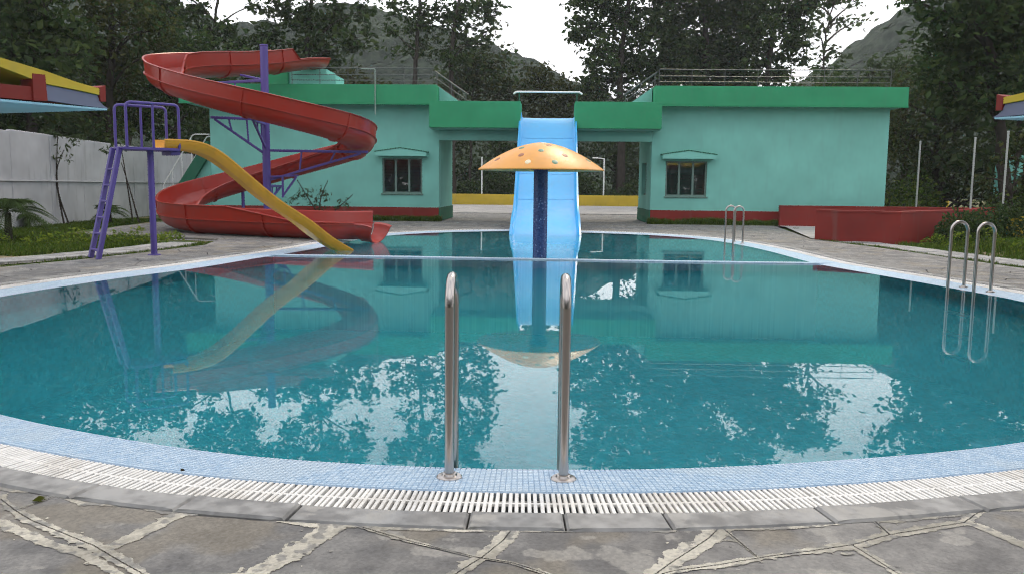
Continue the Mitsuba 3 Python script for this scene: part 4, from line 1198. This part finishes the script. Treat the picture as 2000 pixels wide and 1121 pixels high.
    'L4': ([(-19.0, 32.3, 3.3, 1.2, 0.8), (-17.6, 33.0, 3.3, 1.2, 0.7), (-15.5, 32.0, 3.1, 1.0, 0.6), (-20.7, 33.2, 3.7, 1.2, 1.2)], [(-18.7, 33.0, 1.2), (-18.4, 33.0, 3.1)]),
    'R1': ([(17.6, 39.1, 5.3, 1.3, 1.3), (17.7, 37.5, 6.0, 1.1, 1.1), (18.6, 37.4, 5.1, 1.4, 1.4), (17.3, 37.3, 3.6, 1.4, 1.4), (20.0, 38.7, 4.1, 1.4, 1.4), (18.5, 37.3, 2.7, 1.4, 1.4), (17.6, 38.7, 2.0, 1.1, 1.1), (20.8, 38.6, 2.3, 1.4, 1.4), (21.7, 37.8, 3.0, 1.4, 1.4), (16.9, 38.0, 3.8, 0.9, 0.9), (19.9, 39.0, 1.1, 1.4, 1.1), (18.1, 38.7, 0.9, 1.2, 0.9), (21.2, 37.2, 1.2, 1.4, 1.0), (23.1, 38.6, 2.1, 1.4, 1.4), (20.1, 37.8, 5.2, 1.1, 1.1)], [(19.0, 38.0, -0.0), (18.8, 38.0, 2.9), (18.7, 38.0, 5.2)]),
    'R2': ([(19.9, 48.3, 7.9, 1.0, 1.0), (21.0, 48.2, 7.6, 1.2, 1.2), (18.7, 48.0, 7.3, 0.9, 0.9), (19.9, 46.8, 6.6, 1.0, 1.0), (18.2, 48.1, 6.9, 0.7, 0.7), (22.2, 49.1, 8.3, 1.2, 1.2), (19.2, 47.8, 6.5, 0.9, 0.9)], [(20.3, 48.0, 3.9), (20.1, 48.0, 7.3)]),
    'B1': ([(-11.2, 53.1, 7.6, 0.8, 0.6), (-9.9, 51.5, 7.7, 0.9, 0.9), (-8.8, 51.4, 7.5, 0.9, 0.6), (-9.3, 51.3, 6.9, 0.9, 0.9), (-8.1, 52.7, 7.3, 0.9, 0.5), (-10.5, 51.3, 6.6, 0.9, 0.9)], [(-9.7, 52.0, 3.8), (-9.7, 52.0, 7.5)]),
    'B2': ([(-5.4, 68.3, 9.3, 1.0, 1.0), (-4.0, 68.2, 10.3, 1.3, 1.3), (-2.6, 68.0, 11.1, 1.6, 1.6), (-1.2, 66.8, 10.1, 1.4, 1.4), (-3.8, 68.1, 9.3, 1.7, 1.7), (-1.8, 69.1, 9.0, 1.7, 1.7), (-0.2, 67.8, 8.7, 1.4, 1.4), (-5.3, 66.8, 8.5, 1.4, 1.4), (-0.8, 67.4, 11.2, 0.9, 0.9), (-6.3, 69.1, 8.7, 0.9, 0.6)], [(-3.4, 68.0, 4.3), (-3.2, 68.0, 9.9)]),
    'B3': ([(1.6, 68.8, 10.8, 0.8, 0.8), (2.3, 70.5, 10.2, 1.2, 1.2), (1.5, 69.6, 9.3, 1.3, 1.3), (3.4, 71.0, 9.7, 1.1, 0.8), (2.7, 69.1, 8.1, 1.5, 1.5), (1.1, 70.4, 8.0, 1.3, 1.3), (4.1, 70.8, 8.2, 1.5, 1.5), (4.9, 70.5, 8.6, 1.2, 1.2), (2.4, 71.2, 7.0, 1.5, 1.5), (4.1, 70.6, 6.8, 1.3, 1.3), (5.6, 69.5, 7.9, 1.1, 0.8)], [(2.4, 70.0, 4.0), (2.1, 70.0, 9.8)]),
    'B4': ([(6.1, 65.3, 8.1, 1.4, 1.4), (11.2, 66.0, 8.6, 1.6, 0.9), (13.0, 65.0, 8.5, 1.6, 0.8), (16.8, 66.2, 8.5, 1.8, 0.8), (19.9, 65.0, 8.4, 1.6, 0.7), (15.1, 65.9, 8.6, 1.6, 0.8), (9.3, 66.4, 7.9, 1.6, 1.6), (22.3, 65.1, 8.6, 1.4, 0.7)], [(12.9, 66.0, 4.4), (12.8, 66.0, 8.2)]),
}


tree('tall_tree', 'leafy tall tree left of the red slide top before the hill', 'tree', *TREES['T1'], seed=1, dens=8, size=0.40, rad=0.32, per=22)
tree('tall_tree', 'tall dark tree rising behind the purple slide post', 'tree', *TREES['T2'], seed=2, dens=10, size=0.40, rad=0.32, per=22, tr=0.24)
tree('tall_tree', 'slender tall tree with bare trunk, left one of the pair behind the left roof', 'tree', *TREES['T3a'], seed=3, dens=5.5, size=0.46, rad=0.36, per=22, tr=0.26)
tree('tall_tree', 'tall tree with open crown, right one of the pair behind the left roof rail', 'tree', *TREES['T3b'], seed=4, dens=6.5, size=0.46, rad=0.36, per=22, tr=0.26)
tree('big_tree', 'big dark tree right of the sky gap above the blue slide', 'tree', *TREES['T4a'], seed=5, dens=7, size=0.46, rad=0.36, per=22, tr=0.36)
tree('big_tree', 'big dense dark tree in the middle of the clump behind the right roof', 'tree', *TREES['T4b'], seed=6, dens=13, size=0.46, rad=0.36, per=22, tr=0.4)
tree('big_tree', 'big dark tree at the right end of the clump behind the right roof', 'tree', *TREES['T4c'], seed=7, dens=9, size=0.46, rad=0.36, per=22, tr=0.36)
for i, (x, y) in enumerate([(-9, -13), (-3.5, -15), (2, -13.5), (8, -14), (14, -10), (-15, -9), (-17, -2), (17, -3)]):
    bl = [(x + q, y, z, 2.4, 1.7) for z in (0.9, 2.6, 4.6, 6.6) for q in (-1.7, 1.7)]
    tree('rear_tree', 'dark tree behind the viewer, mirrored in the steel handrails', 'tree', bl, [(x, y, -0.1), (x + 0.2, y, 4), (x, y, 7)], seed=90 + i, dens=9, per=12, size=0.6, rad=0.6, cols=DARK, tr=0.2, group='trees behind the viewer', twigs=0.05)
tree('thin_tree', 'thin sparse tree standing against white sky left of the right hill', 'tree', *TREES['T5'], seed=8, dens=6, per=9, size=0.32, rad=0.34, cols=GREY, tr=0.12)
tree('near_tree', 'near dark tree with overhanging boughs in the upper right corner', 'tree', *TREES['T6'], seed=9, dens=20, size=0.32, tr=0.25)
tree('forest_tree', 'broad leaved dark tree in the upper left corner above the shelter', 'tree', *TREES['L1'], seed=10, dens=13, size=0.36, tr=0.25)
tree('forest_tree', 'olive green feathery tree between the shelter and the red slide', 'tree', *TREES['L2'], seed=11, dens=16, size=0.26, cols=OLIVE + DARK[:1], tr=0.25)
tree('forest_tree', 'dark low tree behind the outer bend of the red slide', 'tree', *TREES['L3'], seed=12, dens=16, size=0.28, tr=0.2)
tree('forest_tree', 'low leafy tree just above the left boundary wall', 'tree', *TREES['L4'], seed=13, dens=18, size=0.28, cols=DARK + OLIVE[:1], tr=0.15)
tree('bushy_tree', 'grey green bushy tree mass right of the building', 'tree', *TREES['R1'], seed=14, dens=17, size=0.24, cols=GREY + OLIVE[:2], tr=0.2)
tree('bushy_tree', 'low grey green tree behind the right end of the roof', 'tree', *TREES['R2'], seed=15, dens=16, size=0.26, cols=GREY, tr=0.15)
tree('bushy_tree', 'yellowish bushy tree behind the left roof rail near the slide start', 'tree', *TREES['B1'], seed=16, dens=14, size=0.26, cols=OLIVE, tr=0.12)
tree('bushy_tree', 'bushy green tree under the tall pair behind the left roof', 'tree', *TREES['B2'], seed=17, dens=9, size=0.42, rad=0.5, cols=DARK + OLIVE, tr=0.14)
tree('bushy_tree', 'yellow green bushy tree seen over the top of the blue slide', 'tree', *TREES['B3'], seed=18, dens=8, size=0.42, rad=0.5, cols=OLIVE, tr=0.14)
tree('bushy_tree', 'low bushy trees along the foot of the clump behind the right roof', 'tree', *TREES['B4'], seed=19, dens=9, size=0.42, rad=0.5, cols=DARK + OLIVE[:1], tr=0.14)
tree('bushy_tree', 'young olive tree before the mint pillar at the right edge', 'tree', [(16.6, 28.0, 2.9, 0.5, 0.5), (16.1, 28.0, 2.3, 0.45, 0.4), (17.0, 28.1, 1.8, 0.6, 0.6), (15.6, 28.2, 1.7, 0.3, 0.35), (16.2, 28.1, 0.9, 0.6, 0.45), (16.8, 28.0, 0.5, 0.6, 0.45)],
     [(16.5, 28.0, -0.1), (16.45, 28.0, 1.2), (16.5, 28.0, 2.6)], seed=20, dens=40, size=0.2, rad=0.2, cols=OLIVE + GREY, tr=0.06)
# the dark wood beyond the court and behind the boundary wall
r_ = np.random.default_rng(77)
for i in range(9):
    x = -15 + i * 4.6 + r_.uniform(-0.6, 0.6)
    y = 68 + r_.uniform(-2, 4)
    bl = [(x + r_.normal(0, 1.6), y + r_.normal(0, 1.0), z, r_.uniform(1.5, 2.2), r_.uniform(1.2, 1.8)) for z in np.repeat([1.0, 2.6, 4.2, 5.8], 2)]
    tree('court_tree', 'dark tree of the row beyond the yellow court wall', 'tree', bl, [(x, y, -0.1), (x + 0.2, y, 3), (x, y, 6.5)], seed=40 + i, dens=8, per=12, size=0.42, rad=0.5, cols=DARK + GREY[:1], tr=0.2, group='dark trees beyond the court', twigs=0.1)
for i, (x, y) in enumerate([(-25, 30), (-24, 38), (-20, 44), (-27, 46), (-17, 50)]):
    bl = [(x + r_.normal(0, 2.0), y + r_.normal(0, 1.2), z, r_.uniform(2.0, 2.6), r_.uniform(1.3, 1.8)) for z in np.repeat([1.2, 3.0, 4.8, 6.6, 8.2], 2)]
    tree('wood_tree', 'dark tree in the shade of the wood behind the boundary wall', 'tree', bl, [(x, y, -0.1), (x + 0.2, y, 4), (x, y, 8.5)], seed=60 + i, dens=7, per=14, size=0.42, rad=0.5, cols=DARK, tr=0.2, group='dark trees behind the boundary wall', twigs=0.1)
for i, (x, y) in enumerate([(21, 36), (20, 44), (27, 40), (16.5, 46), (30, 34)]):
    bl = [(x + r_.normal(0, 2.0), y + r_.normal(0, 1.2), z, r_.uniform(1.9, 2.5), r_.uniform(1.3, 1.8)) for z in np.repeat([0.8, 2.4, 4.2, 6.0], 2)]
    tree('wood_tree', 'dark tree in the shade of the wood at the far right', 'tree', bl, [(x, y, -0.1), (x + 0.2, y, 3), (x, y, 6.5)], seed=70 + i, dens=7, per=14, size=0.40, rad=0.5, cols=DARK + GREY, tr=0.2, group='dark trees at the far right', twigs=0.1)


def palm(x, y, h, n, ln, label, seed):
    r = np.random.default_rng(seed)
    key = thing('palm_shrub', label, 'palm')
    put('trunk', tube([(x, y, -0.05), (x + 0.02, y, h)], [0.09, 0.06], 8), 'bark', key)
    vs, fs, cs = [], [], []
    for k in range(n):
        a = 2 * np.pi * k / n + r.uniform(-0.3, 0.3)
        el = r.uniform(0.2, 1.2)
        L = ln * r.uniform(0.8, 1.15)
        d = np.array([math.cos(a), math.sin(a), 0])
        s = np.linspace(0, 1, 22)
        p = np.array([x, y, h]) + np.outer(s * L * math.cos(el), d) + np.column_stack([s * 0, s * 0, s * L * math.sin(el) - s ** 2 * L * 0.75])
        side = np.array([-d[1], d[0], 0])
        for i in range(2, 22):
            t = p[i] - p[i - 1]
            t /= np.linalg.norm(t)
            for q in (-1, 1):
                ll = 0.30 * ln * math.sin(math.pi * min(1, s[i] * 0.85 + 0.12)) + 0.03
                tip = p[i] + (side * q * 0.8 + t * 0.55 - [0, 0, 0.25]) * ll
                w = t * 0.018
                b = len(vs)
                vs += [p[i] - w, p[i] + w, tip]
                fs.append((b, b + 1, b + 2))
        b = len(vs)
        for i in range(22):
            vs += [p[i] - side * 0.012 * (1 - s[i]), p[i] + side * 0.012 * (1 - s[i]), p[i] + [0, 0, -0.012]]
        for i in range(21):
            c = b + 3 * i
            fs += [(c, c + 1, c + 4), (c, c + 4, c + 3)]
    col = np.repeat(np.array([(0.055, 0.085, 0.03)]), len(vs), 0) * r.uniform(0.6, 1.3, (len(vs), 1))
    put('fronds', mesh_(vs, fs), 'leaf', key, color=col)


palm(-10.75, 18.0, 0.6, 24, 1.25, 'dark palm shrub at the left edge of the lawn', 1)
palm(-12.4, 26.0, 0.35, 14, 0.85, 'palm shrub by the wall behind the purple ladder', 2)
palm(-13.2, 23.0, 0.3, 11, 0.6, 'small palm shrub by the wall near the left edge', 3)


def sapling(stems, blobs, label, seed, size=0.15, cols=GREY, per=9):
    r = np.random.default_rng(seed)
    key = thing('sapling', label, 'sapling')
    for s in stems:
        put('stem', tube(spline(np.array(s, float), 10), np.linspace(0.028, 0.012, 10), 7), 'bark', key)
    cs, p = crown_points(blobs, 60, per, 0.07, r)
    v, f = leaf_cloud(p, size, 0.9, seed, 0.33)
    put('leaves', mesh_(v, f), 'leaf', key, color=tones(len(p), cols, r))


sapling([[(-13.35, 25.2, -0.05), (-13.5, 25.2, 1.2), (-13.42, 25.2, 2.6)], [(-13.2, 25.2, -0.05), (-13.5, 25.15, 1.4), (-13.2, 25.1, 2.2)]],
        [(-13.75, 25.2, 2.3, 0.28, 0.35), (-13.45, 25.2, 2.65, 0.3, 0.2), (-13.1, 25.1, 2.2, 0.14, 0.3), (-13.6, 25.2, 1.85, 0.16, 0.25), (-13.9, 25.2, 2.55, 0.22, 0.25), (-13.0, 25.2, 2.6, 0.2, 0.25), (-12.6, 25.2, 2.55, 0.22, 0.3)],
        'thin double stemmed sapling before the pale wall at left', 5)
sapling([[(-12.2, 27.2, -0.05), (-12.35, 27.2, 1.3), (-12.5, 27.2, 2.5)], [(-12.0, 27.2, -0.05), (-12.3, 27.2, 1.2), (-12.5, 27.2, 1.9)]],
        [(-12.6, 27.2, 2.5, 0.3, 0.2), (-12.9, 27.2, 2.35, 0.2, 0.2), (-12.4, 27.2, 2.75, 0.25, 0.2)], 'thin sapling seen behind the purple ladder', 6)
sapling([[(-6.3, 27.6, -0.05), (-6.25, 27.6, 0.8), (-6.0, 27.6, 1.4)], [(-6.2, 27.6, 0.1), (-6.7, 27.6, 0.9), (-7.0, 27.6, 1.4)], [(-6.2, 27.6, 0.1), (-5.6, 27.6, 0.6), (-5.2, 27.6, 0.95)]],
        [(-6.1, 27.6, 1.1, 0.4, 0.4), (-6.7, 27.6, 0.9, 0.35, 0.4), (-5.5, 27.6, 0.7, 0.3, 0.3), (-6.3, 27.6, 0.5, 0.5, 0.3), (-7.2, 27.6, 0.7, 0.3, 0.3)], 'leafy shrub growing behind the lower turn of the red slide', 7, 0.14, DARK + OLIVE, 7)
sapling([[(-11.2, 16.8, -0.05), (-11.3, 16.8, 1.2), (-11.3, 16.8, 2.3)]], [(-11.0, 16.8, 2.2, 0.25, 0.2), (-11.5, 16.8, 2.35, 0.25, 0.25), (-10.75, 16.8, 2.05, 0.15, 0.15)], 'sapling with drooping leaves under the left shelter roof', 8)


def blades(poly, n, h, seed, cols, lean=0.5, wd=0.012, z=0.0):
    r = np.random.default_rng(seed)
    x0, y0, x1, y1 = poly.bounds
    p = np.column_stack([r.uniform(x0, x1, n * 3), r.uniform(y0, y1, n * 3)])
    p = p[shapely.contains_xy(poly, p[:, 0], p[:, 1])][:n]
    dn = meshkit.fbm(np.column_stack([p * 1.7, p[:, :1] * 0]), 3, seed)
    p = p[dn > r.uniform(0.2, 0.55, len(p))]
    m = len(p)
    a = r.uniform(0, 2 * np.pi, m)
    d = np.column_stack([np.cos(a), np.sin(a), a * 0])
    s = np.column_stack([-d[:, 1], d[:, 0], a * 0])
    hh = (h * r.uniform(0.4, 1.2, m) * (0.5 + meshkit.fbm(np.column_stack([p * 2.3, p[:, :1] * 0 + 4]), 3, seed)))[:, None]
    b = np.column_stack([p, np.full(m, z)])
    ww = wd * r.uniform(0.7, 1.4, m)[:, None]
    v = np.stack([b - s * ww, b + s * ww, b + d * hh * lean * r.uniform(0.2, 1.2, (m, 1)) + np.array([0, 0, 1]) * hh], 1).reshape(-1, 3)
    f = np.arange(3 * m).reshape(-1, 3)
    return mesh_(v, f), tones(m, cols, r, 3, 0.35)


def grass(name, label, poly, n, h, seed, cols=GRASS, cat='grass', **k):
    m, c = blades(poly, n, h, seed, cols, **k)
    put(name, m, 'grass_blade', label=label, cat=cat, kind='stuff', color=c)


def hedge(name, label, pts, seed, cols=LIGHT, size=0.07, cat='ground cover', per=60):
    r = np.random.default_rng(seed)
    P = []
    for x, y, a, h in pts:
        q = r.normal(size=(int(per * a * 10), 3))
        q /= np.linalg.norm(q, axis=1, keepdims=True)
        q *= r.uniform(0.3, 1, (len(q), 1)) ** 0.5
        q[:, 2] = np.abs(q[:, 2])
        P.append(np.array([x, y, 0.0]) + q * [a, a, h])
    P = np.vstack(P)
    v, f = leaf_cloud(P, size, -0.2, seed, 0.6)
    put(name, mesh_(v, f), 'leaf', label=label, cat=cat, kind='stuff', color=tones(len(P), cols, r))


lawn = Polygon([(-13.2, 16), (-8.6, 14.6), (-7.6, 17.2), (-8.2, 19.5), (-11.4, 20.6), (-12.2, 29.5), (-14.0, 29.5)])
grass('lawn', 'short green lawn before the pale boundary wall', lawn, 70000, 0.10, 3, z=-0.035)
strip_l = LineString([(-9.6, 9), (-8.3, 11.2), (-7.62, 12.3), (-7.15, 13.35), (-6.72, 15), (-6.4, 16.6), (-6.5, 18)]).buffer(0.16)
grass('grass_strip', 'narrow strip of grass along the left deck edge by the purple ladder', strip_l, 14000, 0.09, 4, z=-0.035)
strip_r = LineString([(7.72, 21.0), (8.05, 18.6), (8.38, 14), (8.7, 9)]).buffer(0.15)
grass('grass_strip', 'narrow strip of grass along the right deck edge', strip_r, 14000, 0.08, 5, z=-0.035)
strip_r2 = LineString([(9.2, 19.8), (9.5, 16.5), (9.9, 12.5), (10.1, 9.5)]).buffer(0.28)
grass('grass_strip', 'second strip of grass beyond the pale slabs on the right', strip_r2, 14000, 0.12, 6, z=-0.035)
wild = Polygon([(9.9, 20.2), (10.2, 16), (16, 16), (24, 30), (15.8, 28), (12.8, 23.3)])
grass('rough_grass', 'rough grass around the posts at the right', wild, 40000, 0.22, 7, z=-0.035)
grass('facade_grass', 'tufts of grass along the foot of the left wall', LineString([bp(-5.3, -0.35, 0)[:2], bp(-2.7, -0.3, 0)[:2]]).buffer(0.22), 9000, 0.18, 8, GRASS + LIGHT[2:], z=0.02)
grass('facade_grass', 'tufts of grass along the foot of the right wall', LineString([bp(4.9, -0.3, 0)[:2], bp(9.0, -0.35, 0)[:2]]).buffer(0.22), 12000, 0.20, 9, GRASS + LIGHT[2:], z=0.02)
hedge('hedge', 'bright yellow green ground cover on the left lawn edge', [(-9.6 + 0.35 * i, 17.0 + 0.13 * i, 0.24, 0.22 + 0.08 * (i % 3)) for i in range(7)] + [(-10.4, 17.0, 0.3, 0.25), (-7.6, 18.8, 0.3, 0.22)], 11)
hedge('hedge', 'yellow green ground cover before the red walls on the right', [(9.7 + 0.42 * i, 19.3 - 0.25 * i + 0.1 * (i % 2), 0.34, 0.28 + 0.1 * (i % 3)) for i in range(13)] + [(10.6 + 0.5 * i, 17.4 - 0.3 * i, 0.36, 0.35) for i in range(8)], 12, LIGHT + GRASS)
hedge('shrub', 'dark green shrub in front of the right end of the red wall', [(10.9, 20.6, 0.55, 0.85), (11.6, 21.1, 0.6, 0.8), (12.3, 21.7, 0.6, 0.95), (10.5, 20.2, 0.4, 0.5), (12.9, 22.0, 0.5, 1.1)], 13, DARK, 0.1, 'shrub', 170)
hedge('undergrowth', 'rough undergrowth right of the building', [(14 + 1.1 * i, 31 + 1.7 * (i % 4), 1.2, 1.0 + 0.5 * (i % 3)) for i in range(10)], 14, GREY + GRASS, 0.2, 'undergrowth', 110)
hedge('undergrowth', 'dark undergrowth beyond the court', [(-18 + 2.1 * i, 63.5 + 1.2 * (i % 3), 1.5, 1.0 + 0.8 * (i % 3)) for i in range(20)], 15, DARK + GREY, 0.3, 'undergrowth', 70)
hedge('undergrowth', 'dark undergrowth behind the boundary wall', [(-16 - 0.2 * i - 1.5 * (i % 2), 20 + 1.3 * i, 1.6, 2.9 + 0.5 * (i % 3)) for i in range(16)], 16, DARK, 0.3, 'undergrowth', 110)

# pale paving beyond the grass strips
def path_slabs(name, line, w, seed):
    r = np.random.default_rng(seed)
    l = LineString(line)
    put(name, flat(l.buffer(w / 2 + 0.03, cap_style='flat'), -0.02), 'mortar', kind='structure')
    s = 0.0
    while s < l.length - 0.3:
        e = min(s + r.uniform(0.55, 0.95), l.length)
        a, b = np.array(l.interpolate(s + 0.012).coords[0]), np.array(l.interpolate(e - 0.012).coords[0])
        t = (b - a) / np.linalg.norm(b - a)
        n = np.array([-t[1], t[0]])
        cut = r.uniform(-0.08, 0.08)
        for lo, hi in ((-w / 2, cut - 0.01), (cut + 0.01, w / 2)):
            g = Polygon([a + n * lo, b + n * lo, b + n * hi, a + n * hi])
            put('slab', slab_mesh(rough(g, 0.12, 0.008), -0.05, 0.012 + r.normal(0, 0.003), 0.008), 'kerb_stone', name)
        s = e


path_slabs('side_path', [(8.28, 21.0), (8.65, 18.6), (9.1, 14), (9.45, 9)], 0.95, 21)
path_slabs('left_path', [(-10.6, 9.5), (-9.0, 12.0), (-8.0, 13.6), (-7.3, 15.6), (-6.95, 18.0)], 0.75, 22)

# fallen leaves
def fallen(name, pos, ln, a, cols, label, z=None):
    p = np.array([*pos, (DECK + 0.004) if z is None else z])
    vs, fs = [], []
    for k in range(3):
        aa = a + (k - 1) * 0.5
        d, s = np.array([math.cos(aa), math.sin(aa), 0]), np.array([-math.sin(aa), math.cos(aa), 0])
        b = len(vs)
        vs += [p, p + d * ln * 0.5 + s * ln * 0.16 + [0, 0, 0.012], p + d * ln + [0, 0, 0.004], p + d * ln * 0.5 - s * ln * 0.16 + [0, 0, 0.008]]
        fs += [(b, b + 1, b + 2), (b, b + 2, b + 3)]
    put(name, mesh_(vs, fs), 'leaf', label=label, cat='leaf', color=np.repeat(np.array([cols]), len(vs), 0))


fallen('fallen_leaf', (-1.84, 3.13), 0.055, 0.2, (0.09, 0.10, 0.02), 'small green fallen leaf on a near slab at the left')
fallen('fallen_leaf', (-1.42, 3.52), 0.02, 1.0, (0.05, 0.04, 0.02), 'dark speck of leaf on the tile band at the left', 0.02)
fallen('fallen_leaf', (8.9, 26.8), 0.25, 0.6, (0.08, 0.05, 0.03), 'dry leaf lying on the pale floor by the red walls', 0.045)
fallen('fallen_leaf', bp(2.9, 9.0, 0)[:2], 0.35, 2.0, (0.05, 0.05, 0.03), 'dark leaf lying on the court seen through the passage', 0.012)

# ------------------------------------------------------------------ the air between here and the hills
scene['haze_air'] = {'type': 'homogeneous', 'albedo': {'type': 'rgb', 'value': [0.93, 0.95, 0.97]}, 'sigma_t': 0.0004}
scene['haze'] = {'type': 'cube', 'to_world': T().translate([0, 550, 55]).scale([950, 900, 58]), 'bsdf': {'type': 'null'}, 'interior': {'type': 'ref', 'id': 'haze_air'}}
tag('haze', 'thin pale haze in the air before the hills', 'haze', kind='stuff')
scene['camera']['medium'] = {'type': 'ref', 'id': 'haze_air'}
